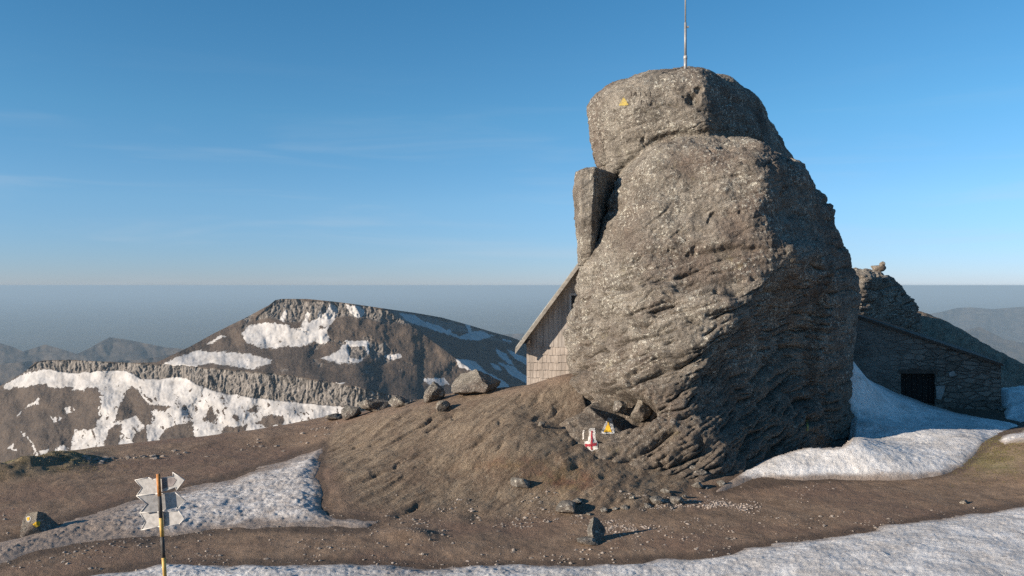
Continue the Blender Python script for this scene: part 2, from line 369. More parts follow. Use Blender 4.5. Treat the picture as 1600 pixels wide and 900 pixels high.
def ground_full(x, y):
    z = ground_base(x, y)
    n = x.size
    P = np.stack([x, y, np.zeros_like(x)], -1)
    px = 800 + F * x / np.maximum(y, .5); py = H0 + F * (CZ - z) / np.maximum(y, .5)
    rocky = smooth(-14, 26, in_poly_sd(px, py, RAMP) + 16 * fbm(P * .9, 4)) * (y > 5)
    yf = np.interp(px, [880,890,910,930,952,1075], [24,20.5,18.7,17.4,16.5,16.4]); z = z - .9 * smooth(yf, yf + .6, y) * smooth(24, 22.5, y) * smooth(1110, 1070, px) * (px > 845)
    hill = smooth(30, 33, y) * smooth(9, 12, x); rocky = np.maximum(rocky, hill)
    near = 1 - smooth(60, 200, np.hypot(x, y))
    h = .055 * fbm(P * .45, 3) + .028 * fbm(P * 1.5, 4) + .010 * fbm(P * 6, 3)
    # bedding ledges running up to the right across the rocky slope
    ca, sa = math.cos(R(56)), math.sin(R(56))
    q = np.stack([(x * ca + y * sa) * .55, (-x * sa + y * ca) * 2.1, z * 1.5], -1)
    q = q + .35 * fbm(P * .8, 3)[:, None]
    led = fbm(q, 3, .5, True)
    uu = q[:, 1] / 2.1 / .55 + .5 * fbm(P * 1.4, 3, off=44); cr = np.abs(np.sin(math.pi * uu)); kk = smooth(-.05, .4, fbm(P * .9, 3, off=47))
    hr = .06 * led + .035 * fbm(P * 1.6, 4, .5) + .012 * fbm(P * 9, 3, .55, True) + kk * (.05 * cr - .12 * np.exp(-cr / .3))
    h = lerp(h, h + .82 * hr, rocky)
    ochre = np.exp(-(((px - 885) / 50) ** 2 + ((py - 752) / 20) ** 2)) * (.6 + fbm(P * 2.5, 4)) + .55 * np.exp(-(((px - 800) / 60) ** 2 + ((py - 728) / 14) ** 2)) * (.6 + fbm(P * 2.5, 4))
    green = np.maximum(np.exp(-((py - (738 - .16 * px)) / 12) ** 2) * smooth(200, 110, px) * 1.2, np.exp(-(((px - 1560) / 60) ** 2 + ((py - 722) / 22) ** 2)))
    green = np.clip(green * (.7 + 1.2 * fbm(P * 1.3, 4)), 0, 1) * (y > 5)
    # grassy hummock on the left rim and the little earth ridge by the path
    h = h + .30 * np.exp(-((py - (741 - .16 * px)) / 9) ** 2) * smooth(165, 105, px + 20 * fbm(P * 1.5, 3)) * (y > 5) * (.75 + .7 * fbm(P * 1.6, 3))
    h = h + .10 * np.exp(-(((px - 640) / 40) ** 2 + ((py - 838) / 9) ** 2)) * (y > 5)
    return z + h * near, rocky, np.clip(ochre, 0, .85) * (y > 5), green
dense = np.arctan((np.arange(-70, 1671, 2.0) - 800) / F)
lo = np.linspace(-math.pi, dense[0], 60)[:-1]; hi = np.linspace(dense[-1], math.pi, 60)[1:]
TH = np.concatenate([lo, dense, hi])
rr = list(np.linspace(.3, 9.2, 24)); r = 9.2
while r < 46: r += min(.055 if r < 24 else .11, r * r / 5000 * 1.6); rr.append(r)
while r < 2600: r *= 1.09; rr.append(r)
RR = np.array(rr)
gx = (RR[:, None] * np.sin(TH)[None]).ravel(); gy = (RR[:, None] * np.cos(TH)[None]).ravel()
gz, g_rock, g_och, g_gr = ground_full(gx, gy)
_p = 800 + F * gx / np.maximum(gy, .5); _q = H0 + F * (CZ - gz) / np.maximum(gy, .5)
g_wet = np.zeros(len(gx)); _m = (gy > 6) & (gy < 27)
for sp_ in (SN1, SN2, SN3): g_wet[_m] = np.maximum(g_wet[_m], smooth(-20, 2, in_poly_sd(_p[_m], _q[_m], sp_)))
gz = np.maximum(gz, -1495)
gV = np.stack([gx, gy, gz], -1); gF = grid_faces(len(RR), len(TH), False)[:, ::-1]
tag(mesh_obj('ground', gV, gF, M['ground'], attrs={'rocky': g_rock, 'ochre': g_och, 'green': g_gr, 'wet': g_wet}), kind='structure')
_gv = gz.reshape(len(RR), len(TH))
def gz_at(x, y):
    r = math.hypot(x, y); th = math.atan2(x, y)
    i = min(max(np.searchsorted(RR, r) - 1, 0), len(RR) - 2); j = min(max(np.searchsorted(TH, th) - 1, 0), len(TH) - 2)
    a = (r - RR[i]) / (RR[i+1] - RR[i]); b = (th - TH[j]) / (TH[j+1] - TH[j])
    return float(lerp(lerp(_gv[i, j], _gv[i, j+1], b), lerp(_gv[i+1, j], _gv[i+1, j+1], b), a))
def ground_hit(px, py):
    """where the sight line through a photo pixel meets the ground"""
    k = (px - 800) / F; m = (H0 - py) / F; Y = 6.0
    while Y < 60:
        if CZ + m * Y <= gz_at(k * Y, Y): break
        Y += .02
    return k * Y, Y, gz_at(k * Y, Y)

# ------------------------------------------------------------------ rock masses
def lump(levels, dome, n_t=620, n_z=240, n_top=70, round_deg=9, sm_z=5, top_pow=1.0, front=.72):
    """stacked outlines: levels = [(Z, [(x,y)...])] from the bottom up, closed on top by a dome of that height"""
    Zk = np.array([l[0] for l in levels]); Pk = np.array([l[1] for l in levels], float)
    zs = np.linspace(Zk[0], Zk[-1], n_z)
    P = np.stack([np.stack([np.interp(zs, Zk, Pk[:, k, c]) for c in (0, 1)], -1) for k in range(Pk.shape[1])], 1)   # nz, nv, 2
    ker = np.exp(-np.linspace(-2, 2, 2 * sm_z + 1) ** 2); ker /= ker.sum()
    Pp = np.concatenate([P[:1].repeat(sm_z, 0), P, P[-1:].repeat(sm_z, 0)])
    P = sum(Pp[k:k + n_z] * ker[k] for k in range(2 * sm_z + 1))
    C = P.mean(1)
    nf = 720; th = np.arange(nf) / nf * 2 * math.pi; D = np.stack([np.cos(th), np.sin(th)], -1)
    rad = np.full((n_z, nf), 0.)
    nv = P.shape[1]
    for k in range(nv):
        a = P[:, k] - C; b = P[:, (k + 1) % nv] - C; e = b - a
        den = D[None, :, 0] * e[:, None, 1] - D[None, :, 1] * e[:, None, 0]
        den = np.where(np.abs(den) < 1e-9, 1e-9, den)
        t = (a[:, None, 0] * e[:, None, 1] - a[:, None, 1] * e[:, None, 0]) / den
        s = (a[:, None, 0] * D[None, :, 1] - a[:, None, 1] * D[None, :, 0]) / den
        ok = (t > 0) & (s >= -1e-6) & (s <= 1 + 1e-6)
        rad = np.where(ok, np.maximum(rad, t), rad)
    w = int(round_deg * 2); ker = np.exp(-(np.arange(-2 * w, 2 * w + 1) / w) ** 2); ker /= ker.sum()
    inv = 1 / rad ** 2; inv = sum(np.roll(inv, k - 2 * w, 1) * ker[k] for k in range(4 * w + 1)); rad = 1 / np.sqrt(inv)
    # denser columns on the side towards the viewer (-y)
    nfr = int(n_t * front)
    tt = np.concatenate([np.linspace(math.pi * .93, math.pi * 2.07, nfr, endpoint=False), np.linspace(math.pi * 2.07, math.pi * 2.93, n_t - nfr, endpoint=False)])
    xi = (tt % (2 * math.pi)) / (2 * math.pi) * nf
    i0 = np.floor(xi).astype(int) % nf; fr = xi - np.floor(xi)
    rad = rad[:, i0] * (1 - fr) + rad[:, (i0 + 1) % nf] * fr
    dirs = np.stack([np.cos(tt), np.sin(tt)], -1)
    wall = np.concatenate([C[:, None] + rad[..., None] * dirs[None], np.repeat(zs[:, None, None], n_t, 1)], -1)
    a = np.linspace(0, math.pi / 2, n_top + 1)[1:] ** 1.0
    s = np.maximum(np.cos(a) ** top_pow, 1e-3)
    top = np.concatenate([C[-1][None, None] + s[:, None, None] * rad[-1][None, :, None] * dirs[None], np.repeat((zs[-1] + dome * np.sin(a))[:, None, None], n_t, 1)], -1)
    V = np.concatenate([wall, top]).reshape(-1, 3)
    return V, grid_faces(n_z + n_top, n_t, True)
def proj(V):
    Y = np.maximum(V[:, 1], .5); return 800 + F * V[:, 0] / Y, H0 + F * (CZ - V[:, 2]) / Y
def rough_up(V, Fc, big=.16, mid=.06, fine=.022, strat=0., seed=0., extra=None, cracks=.0, lay=None):
    N = vnormals(V, Fc)
    d = big * fbm(V * .55, 3, .5, off=seed) + mid * fbm(V * 2.1, 4, .55, off=seed + 3) + fine * fbm(V * 8, 4, .6, off=seed + 7)
    # rounded pits
    pit = fbm(V * 3.3, 2, .5, off=seed + 31); d = d - .9 * mid * smooth(.38, .62, pit)
    if strat is not None:
        ca, sa = math.cos(R(17)), math.sin(R(17))
        q = np.stack([(V[:, 0] * ca + V[:, 2] * sa) * .7, V[:, 1] * .8, (-V[:, 0] * sa + V[:, 2] * ca) * 4.2], -1)
        q = q + .5 * np.stack([fbm(V * .7, 3, off=2), fbm(V * .7, 3, off=5), fbm(V * .7, 3, off=9)], -1)
        d = d + strat * fbm(q, 4, .55, True, off=seed)
    if cracks:
        ca, sa = math.cos(R(20)), math.sin(R(20))
        q = np.stack([(V[:, 0] * ca + V[:, 2] * sa) * .45, V[:, 1] * .45, (-V[:, 0] * sa + V[:, 2] * ca) * 1.25], -1) + .3 * fbm(V * .9, 4)[:, None]
        c = np.abs(perlin(q + 40)); d = d - cracks * (1 - smooth(.0, .055, c)) * smooth(-.1, .25, fbm(V * .6, 2, off=50))
    if lay is not None:
        wz = V[:, 2] + .22 * fbm(V * .55, 3, off=61) + .05 * fbm(V * 2.4, 3, off=63)
        xr = V[:, 0] - 4.0
        tilt = lerp(.52, .26, smooth(.5, 4.5, V[:, 2])) * (1 - .45 * smooth(2.2, 4.6, xr))
        base = wz - tilt * xr
        for lam, A, o_ in ((.62, 1., 0), (.27, .55, 7), (.115, .26, 13)):
            u = base / lam + .55 * fbm(V * np.array([.5, .5, .9]) / lam * .5, 3, off=o_)
            k = smooth(-.25, .35, fbm(V * .5 / lam, 2, off=90 + o_))
            p = np.abs(np.sin(math.pi * u))
            d = d + lay * A * k * (.9 * (p - .6) - 1.5 * np.exp(-p / .14) * smooth(.2, .6, k))
    if extra is not None: d = d + extra
    return V + N * np.asarray(d)[:, None]
def X_(px, Y): return (px - 800) / F * Y
def Z_(py, Y): return CZ + (H0 - py) / F * Y
def outline(L, LY, Fp, FY, Cp, CY, Rp, RY, back):
    lx, rx = X_(L, LY), X_(Rp, RY)
    return [(lx, LY), (X_(Fp, FY), FY), (X_(Cp, CY), CY), (lerp(X_(Cp, CY), rx, .55), lerp(CY, RY, .48)), (rx, RY), (rx - .2, RY + 1.6), (lerp(lx, rx, .6), back), (lx + .5, back - .8)]

rock = empty('rock_outcrop', (4.6, 19.3, 0))
tag(rock, 'tall weathered rock outcrop with a rounded cap block and a thin mast on top', 'rock')
# main body : (py, L, C, R) rows
body_rows = [  # py,  L,LY,    F,FY,     C,CY,     R,RY
    (812, 838,16.3, 935,15.3, 1100,15.6, 1332,21.4),
    (760, 850,16.7, 940,15.6, 1085,15.9, 1330,21.5),
    (700, 866,17.3, 952,16.1, 1075,16.2, 1330,21.6),
    (640, 886,18.0, 965,16.6, 1068,16.5, 1328,21.7),
    (590, 888,18.3, 970,16.9, 1082,16.6, 1325,21.7),
    (540, 888,18.4, 975,17.1, 1112,16.6, 1326,21.6),
    (500, 894,18.5, 985,17.2, 1138,16.7, 1328,21.7),
    (470, 900,18.5, 988,17.2, 1160,16.75, 1324,21.5),
    (447, 904,18.5, 990,17.3, 1196,16.95, 1322,21.4),
    (418, 908,18.5, 992,17.3, 1234,17.2, 1314,21.3),
    (392, 910,18.5, 995,17.4, 1236,17.2, 1308,21.2),
    (362, 930,18.45, 1000,17.5, 1206,17.35, 1296,21.0),
    (325, 946,18.4, 1005,17.6, 1190,17.4, 1286,20.9),
    (275, 962,18.4, 1020,17.8, 1196,17.6, 1272,20.8)]
body_rows = [(a, b, c + (.4 if a > 650 else 1.3), d, e + (.15 if a > 650 else .55), *f) for a, b, c, d, e, *f in body_rows]
levels = [(Z_(r[0], 17.3), outline(*r[1:], 24.0)) for r in body_rows]
bV, bF = lump(levels, 1.22, n_t=900, n_z=430, n_top=140, round_deg=7, sm_z=11, top_pow=.72)
px, py = proj(bV)
front = bV[:, 1] < 20.0
ex = np.zeros(len(bV))
# hollow that holds a block, and its overhanging lip
ex -= .85 * front * smooth(1.15, .72, np.hypot((px - 978) / 46, (py - 640 - .18 * (px - 978)) / 28) + .12 * fbm(bV * 4, 3))
ex += .10 * front * np.exp(-(((px - 985) / 60) ** 2 + ((py - 606) / 12) ** 2))
lowm = smooth(520, 640, py + 40 * fbm(bV * .8, 3))
rightm = smooth(1000, 1150, px)
# concave wind-worn wall under the right shoulder, flaring foot below it, bulges on the lit face
ex -= .42 * front * np.exp(-(((px - 1200) / 105) ** 2 + ((py - 545 + .25 * (px - 1200)) / 70) ** 2))
ex += .34 * (bV[:, 1] < 22) * smooth(600, 700, py) * smooth(1010, 1120, px)
ex += .16 * front * np.exp(-(((px - 1150) / 75) ** 2 + ((py - 395) / 55) ** 2)) + .14 * front * np.exp(-(((px - 1010) / 70) ** 2 + ((py - 470) / 60) ** 2))
ex -= .16 * front * np.exp(-(((px - 1150) / 26) ** 2 + ((py - 452) / 14) ** 2)) + .10 * front * np.exp(-(((px - 1080) / 120) ** 2 + ((py - 335) / 10) ** 2))
for (c0, sl, x0, x1, dpt, wd) in ((398, -.10, 960, 1215, .13, 6), (302, -.03, 1010, 1190, .07, 5), (452, -.22, 990, 1190, .10, 5), (500, -.25, 930, 1120, .08, 5), (560, -.3, 900, 1080, .09, 5)):
    yy_ = c0 + sl * (px - 1080) + 9 * fbm(bV * 1.3, 3, off=c0)
    ex += front * smooth(x0, x0 + 40, px) * smooth(x1, x1 - 40, px) * (.5 * dpt * np.exp(-((py - yy_ + 16) / 14) ** 2) - dpt * np.exp(-((py - yy_) / wd) ** 2)) * smooth(-.2, .2, fbm(bV * 1.1, 2, off=c0 + 3))
ex += .11 * fbm(bV * 1.0, 2, off=140)
ex += .30 * front * np.exp(-(((px - 922) / 42) ** 2 + ((py - 690) / 34) ** 2))
lay = .17 * (.16 + .82 * smooth(360, 520, py + 50 * fbm(bV * .6, 3, off=70))) * (bV[:, 1] < 22.5)
lay = lay * (1 - .85 * np.exp(-(((px - 935) / 34) ** 2 + ((py - 678) / 26) ** 2)))
bV = rough_up(bV, bF, .27, .10, .034, .02, 0., ex - .05 * lowm * smooth(.1, .5, fbm(bV * 1.6, 4, off=77)), .04, lay)
_px, _py = proj(bV); _bins = np.arange(900, 1300, 8.); topline = np.full(len(_bins), 400.)
_k = np.clip(((_px - 900) / 8).astype(int), 0, len(_bins) - 1); np.minimum.at(topline, _k[(bV[:, 1] < 20.5)], _py[(bV[:, 1] < 20.5)])
topline = np.convolve(np.pad(topline, 2, mode='edge'), np.ones(5) / 5, 'valid')
body = attach(mesh_obj('body', bV, bF, M['rock']), rock)
# cap block
cap_rows = [
    (285, 946,18.9, 1010,18.3, 1130,18.2, 1246,21.4),
    (250, 932,18.9, 1000,18.2, 1120,18.1, 1240,21.4),
    (205, 922,18.9, 990,18.1, 1108,17.9, 1216,21.3),
    (170, 918,18.9, 985,18.1, 1104,17.9, 1200,21.3),
    (150, 919,19.0, 985,18.2, 1103,18.0, 1186,21.2)]
cap_rows = [(a - 9, b - 2, c + 2.1, d, e + 1.35, f, g + .9, h + 15, i + .7) for a, b, c, d, e, f, g, h, i in cap_rows]
levels = [(Z_(r[0], 19.0), outline(*r[1:], 23.4)) for r in cap_rows]
cV, cF = lump(levels, 1.05, n_t=640, n_z=170, n_top=120, round_deg=5, sm_z=8, top_pow=1.1)
px, py = proj(cV); fr = cV[:, 1] < 20.6
ex = -.20 * fr * smooth(1.2, .5, np.hypot((px - 1083) / 12, (py - 155) / 13)) - .12 * fr * smooth(1.2, .5, np.hypot((px - 1092) / 8, (py - 140) / 5))
ex -= .13 * fr * np.exp(-(((px - 985) / 55) ** 2 + ((py - 222) / 26) ** 2))
ex -= .16 * fr * np.exp(-((py - np.interp(px, _bins, topline) + 1) / 9) ** 2) * (.55 + .45 * smooth(-.3, .3, fbm(cV * 1.1, 3)))
cV = rough_up(cV, cF, .13, .075, .03, .012, 9., ex, .03, .02 + 0 * px)
cap = attach(mesh_obj('cap_block', cV, cF, M['rock']), rock)
# leaning slab on the left
slab_rows = [
    (412, 903,18.6, 909,18.3, 919,18.3, 940,19.1),
    (385, 902,18.2, 908,17.9, 922,17.9, 944,18.8),
    (340, 899,18.0, 908,17.6, 924,17.7, 946,18.8),
    (300, 896,18.0, 906,17.6, 926,17.7, 952,18.8),
    (264, 898,18.0, 906,17.7, 928,17.8, 954,18.8)]
slab_rows = [(a, b, c + 1.75, d, e + 1.4, f + 3, g + 1.2, h + 8, i + 1.7) for a, b, c, d, e, f, g, h, i in slab_rows]
def outline_s(L, LY, Fp, FY, Cp, CY, Rp, RY):
    lx, rx = X_(L, LY), X_(Rp, RY)
    return [(lx, LY), (X_(Fp, FY), FY), (X_(Cp, CY), CY), (rx, RY), (rx - .1, RY + .5), (lx + .2, LY + 1.1)]
sV, sF = lump([(Z_(r[0], 19.0), outline_s(*r[1:])) for r in slab_rows], .14, n_t=300, n_z=170, n_top=30, round_deg=2.5, sm_z=6)
sV = rough_up(sV, sF, .10, .06, .025, .008, 21., None, .02)
attach(mesh_obj('side_slab', sV, sF, M['rock']), rock)
# rear shoulder seen on the right
rear_rows = [
    (720, 1150,20.6, 1200,20.2, 1290,20.4, 1330,22.0),
    (600, 1150,20.6, 1200,20.2, 1290,20.4, 1332,22.0),
    (500, 1140,20.6, 1190,20.2, 1285,20.4, 1344,22.0),
    (440, 1130,20.6, 1180,20.2, 1280,20.4, 1344,22.0),
    (390, 1120,20.6, 1170,20.2, 1275,20.4, 1330,22.0),
    (350, 1110,20.6, 1160,20.2, 1262,20.4, 1306,22.0)]
rV, rF = lump([(Z_(r[0], 21.2), outline(*r[1:], 24.5)) for r in rear_rows], 1.3, n_t=420, n_z=220, n_top=60, round_deg=8, sm_z=12)
rV = rough_up(rV, rF, .15, .08, .03, .02, 33., None, .04, np.full(len(rV), .06))
attach(mesh_obj('rear_block', rV, rF, M['rock']), rock)

# second, smaller outcrop behind the hut
out2 = [(560, 1300,29.5, 1320,28.5, 1348,28.4, 1452,31.8), (520, 1300,29.5, 1320,28.5, 1348,28.4, 1450,31.8), (480, 1305,29.5, 1322,28.5, 1348,28.4, 1434,31.6),
        (450, 1315,29.5, 1330,28.6, 1350,28.5, 1416,31.3), (436, 1325,29.5, 1335,28.7, 1352,28.6, 1404,31.0)]
oV, oF = lump([(Z_(r[0], 29), outline(*r[1:], 34)) for r in out2], .32, n_t=380, n_z=170, n_top=50, round_deg=7, sm_z=8)
oV = rough_up(oV, oF, .30, .14, .05, .03, 51., None, .05, np.full(len(oV), .10))
tag(mesh_obj('rock_knoll', oV, oF, M['rock']), 'small shaded rock knoll with stacked stones on top rising behind the stone hut', 'rock')

bvh = {}
def tree_of(V, Fc): return BVHTree.FromPolygons([tuple(v) for v in V.tolist()], [tuple(f) for f in Fc.tolist()])
T_body, T_cap, T_knoll = tree_of(bV, bF), tree_of(cV, cF), tree_of(oV, oF)
def cast(tree, px, py):
    d = Vector(((px - 800) / F, 1, (H0 - py) / F)).normalized()
    h = tree.ray_cast(Vector((0, 0, CZ)), d)
    return h[0], h[1]

# ------------------------------------------------------------------ snow banks
def snow_bank(name, poly, label, heights=None, thick=.14, soft=16, lumps=.05, pxr=(-60, 1660), yr=(8, 32), dirt=.0, step=2.0, dirt_fn=None, group=None, warp=10, dy=.05):
    pxs = np.arange(pxr[0], pxr[1] + 1, step); ys = np.arange(yr[0], yr[1], dy)
    PX, YY = np.meshgrid(pxs, ys); x = ((PX - 800) / F * YY).ravel(); y = YY.ravel()
    g, _, _, _ = ground_full(x, y)
    P = np.stack([x, y, np.zeros_like(x)], -1)
    if heights: fit = tps_fit(heights); zb = tps_eval(fit, x, y)
    base = g if not heights else np.maximum(zb, g - .3)
    ppx = 800 + F * x / y; ppy = H0 + F * (CZ - base) / y
    sd = in_poly_sd(ppx, ppy, poly) + warp * fbm(P * 1.1, 5, .6)
    k = smooth(-soft * .4, soft * 2.4, sd)
    rel = lumps * (fbm(P * 2.2, 4, .55) + .55 * fbm(P * 6.5, 3, .6, True)) + .012 * fbm(P * 17, 2)
    t = thick * k + rel * smooth(-2, soft, sd) - .10 * smooth(soft * .2, -soft * .8, sd)
    z = base + t
    if heights: z = np.where(sd > -soft, z, g - .2)
    d = dirt + .55 * smooth(soft * 1.1, -2, sd)
    if dirt_fn is not None: d = d + dirt_fn(ppx, ppy)
    V = np.stack([x, y, z], -1); Fc = grid_faces(len(ys), len(pxs))
    keep = (z > g - .06) & (sd > -soft * 1.5)
    Fk = Fc[keep[Fc].any(1)]
    used = np.unique(Fk); remap = np.full(len(V), -1); remap[used] = np.arange(len(used))
    o = mesh_obj(name, V[used], remap[Fk], M['snow'], attrs={'dirt': d[used]})
    return tag(o, label, 'snow bank', group)
snow_bank('snow_bank', [(-80,960),(150,898),(262,881),(420,882),(560,880),(700,888),(820,884),(960,880),(1090,872),(1220,850),(1340,832),(1480,808),(1700,778),(1800,1100),(-80,1100)],
          'broad grey white snow bank crossing the bottom of the view in front of the path', thick=.12, soft=12, lumps=.022, yr=(7.2, 16), pxr=(-60, 1670), dy=.04,
          dirt_fn=lambda a, b: .30 + .3 * np.exp(-((a - 640) / 90) ** 2))
snow_bank('snow_bank', [(-60,868),(40,838),(120,808),(210,783),(300,762),(380,741),(440,722),(505,697),(500,715),(497,745),(506,770),(498,795),(520,808),(588,816),(575,824),(500,826),(420,822),(330,828),(270,838),(170,843),(60,862),(-60,900)],
          'dirty lumpy snow bank tapering left behind the striped signpost', thick=.09, soft=15, lumps=.04, yr=(11, 23), pxr=(-60, 610), dy=.04,
          dirt_fn=lambda a, b: .7 * smooth(300, 60, a) + .50)
hts = [gp(*a) for a in ((1135,762,.03),(1180,742,.1),(1250,745,.08),(1330,735,.14),(1420,728,.16),(1500,732,.05),(1530,690,.25),(1575,663,.05),(1200,720,.3),(1260,705,.42),(1320,700,.5))]
hts += [pt(*a) for a in ((1368,664,20.6),(1345,680,20.2),(1420,668,21),(1470,664,21.8),(1326,560,22.6),(1350,588,23.0),(1375,612,23.2),(1410,628,23.6),(1450,640,23.9),(1500,649,24.1),(1570,660,24.4),(1345,640,21.8),(1400,655,22),(1326,640,21.5))]
hts += [(9.4, 24.5, 2.0), (10.5, 25.5, 1.4), (12, 25.3, .6)]
snow_bank('snow_bank', [(1120,765),(1165,735),(1215,712),(1265,700),(1318,700),(1332,690),(1338,660),(1322,600),(1318,552),(1335,560),(1360,585),(1400,612),(1450,632),(1500,643),(1580,655),(1610,668),(1545,690),(1505,728),(1470,738),(1380,742),(1250,748)],
          'white snow drift piled between the big outcrop and the stone hut wall', heights=hts, thick=.06, soft=9, lumps=.035, yr=(15, 26.2), pxr=(1090, 1640), dy=.04, warp=5,
          dirt_fn=lambda a, b: .9 * smooth(735, 756, b) + .35 * np.exp(-((a - 1510) / 45) ** 2))
snow_bank('snow_bank', [(1563,606),(1605,603),(1680,600),(1720,660),(1600,662),(1572,655),(1564,630)],
          'small blue shaded snow patch past the right end of the stone hut', thick=.14, soft=6, lumps=.05, yr=(23, 33), pxr=(1540, 1670), warp=4)
snow_bank('snow_bank', [(1555,688),(1575,678),(1640,668),(1690,665),(1690,685),(1610,690),(1570,695)],
          'thin dirty snow strip lying on top of the mossy bank at the right', thick=.07, soft=6, lumps=.04, yr=(15, 21), pxr=(1530, 1670), warp=5, dirt=.35)

# ------------------------------------------------------------------ far mountain (relief built from slopes and cliffs)
def poly_mask(px, py, polys, soft):
    m = np.full(px.shape, -1e9)
    for p in polys: m = np.maximum(m, in_poly_sd(px, py, p))
    return m
def mountain():
    pxs = np.arange(-60, 960, 1.25); nT = 420
    crest = np.interp(pxs, [-60,0,20,40,55,70,110,160,210,245,262,300,330,360,385,405,420,430,440,480,520,560,600,650,690,730,770,800,830,900,960],
                           [640,603,592,580,566,563,562,565,567,566,558,540,523,508,496,485,477,469,467,467,471,476,482,489,496,507,519,527,540,575,600])
    bot = np.full(pxs.shape, 790.)
    t = np.linspace(0, 1, nT)[:, None]
    py = bot[None] + (crest - bot)[None] * t; px = np.repeat(pxs[None], nT, 0)
    q = np.stack([px.ravel() / 40, py.ravel() / 40, np.zeros(px.size)], -1)
    wx = px + 5 * fbm(q * 2.2, 4).reshape(px.shape); wy = py + 4 * fbm(q * 2.2, 4, off=30).reshape(px.shape)
    # slope angle map
    ang = np.full(px.shape, 33.)
    gtop = np.interp(px, [-60,40,60,100,200,250,300,380,450,520,600,660,720,800], [600,580,565,562,567,570,573,580,587,598,615,632,650,690])
    gbot = np.interp(px, [-60,40,60,80,110,150,195,220,250,290,310,350,400,470,520,600,660,720,800], [600,582,576,578,583,581,580,588,592,593,600,612,622,630,634,640,646,660,690])
    gcl = np.clip(np.minimum((py - gtop) / 3., (gbot - py) / 3.) + .5, 0, 1)
    ctop = np.interp(wx, [-60,40,60,100,200,250,300,380,450,520,600,660,720,800], [600,580,565,562,567,570,573,580,587,598,615,632,650,690])
    cbot = np.interp(wx, [-60,40,60,80,110,150,195,220,250,290,310,350,400,470,520,600,660,720,800], [600,582,576,578,583,581,579,592,592,590,602,614,622,630,634,640,646,660,690])
    cl = np.clip(np.minimum((wy - ctop) / 1.6, (cbot - wy) / 1.6) + .5, 0, 1)
    ut = np.interp(wx, [395,430,440,560,600,680,760,800], [500,470,467,476,483,497,520,540]); ub = np.interp(wx, [395,420,460,500,540,600,680,760,800], [500,496,505,498,494,502,512,527,540])
    cl2 = np.clip(np.minimum((wy - ut) / 1.5, (ub - wy) / 3.) + .5, 0, 1) * (wx > 400) * (wx < 790)
    sp = poly_mask(wx, wy, [[(575,538),(600,535),(620,560),(605,566),(580,560)], [(545,542),(572,540),(575,556),(560,563),(545,560)]], 3); cl3 = smooth(-3, 3, sp)
    crag = smooth(.22, .42, fbm(q * np.array([1.5, 2.2, 1]), 5, .6, off=33).reshape(px.shape)) * smooth(600, 570, py) * smooth(330, 380, px)
    cliff = np.maximum(np.maximum(cl, cl2 * .9), np.maximum(cl3 * .85, crag * .75))
    terr = (py < gtop) * smooth(230, 330, px) * smooth(gtop - 70, gtop - 25, py)
    gc2 = np.clip(np.minimum((py - np.interp(px, [395,430,440,560,600,680,760], [500,470,467,476,483,497,520])) / 3., (np.interp(px, [395,420,460,500,540,600,680,760], [500,496,503,500,494,500,511,524]) - py) / 3.) + .5, 0, 1)
    ang = lerp(ang, 17., terr); ang = lerp(ang, 72., np.maximum(gcl, gc2 * .8))
    mpp = 1.55
    dy = np.abs(np.gradient(py, axis=0)) * mpp
    D = np.cumsum(dy / np.tan(np.radians(ang)), 0)
    D0 = np.interp(pxs, [-60,60,160,300,420,560,700,960], [1560,1500,1490,1500,1520,1560,1600,1700])
    D = D + D0[None] + (.55 * 1.55 * np.maximum(560 - pxs, 0))[None]
    # shaded eastern flank, receding to the right
    X = (px - 560) * mpp; Zr = (620 - py) * mpp
    DE = 844 + 3.6 * X + 6. * Zr
    e = smooth(-60, 60, DE - D + 30 * fbm(q * 1.3, 3).reshape(px.shape)) * smooth(530, 590, px)
    D = np.where(DE > D, lerp(D, DE, e), D)
    # relief
    n1 = (fbm(q * .9, 2, .5) + .16 * fbm(q * 3.6, 3, .5, off=5)).reshape(px.shape); qw = q + .22 * fbm(q * 1.7, 3, off=81)[:, None]; n2 = fbm(qw * np.array([3.4, 1.3, 1]), 4, .55, True).reshape(px.shape)
    n3 = fbm(q * np.array([4.5, 2.5, 1]), 4, .6).reshape(px.shape)
    D = D + 30 * n1 + lerp(1.6, 8., cliff) * n2 + lerp(3.6, 7., cliff) * n3 + 9 * cliff * fbm(qw * np.array([7, 1.6, 1]), 3, .6, True, off=4).reshape(px.shape)
    V = np.stack([(px - 800) / F * D, D, CZ + (H0 - py) / F * D], -1).reshape(-1, 3)
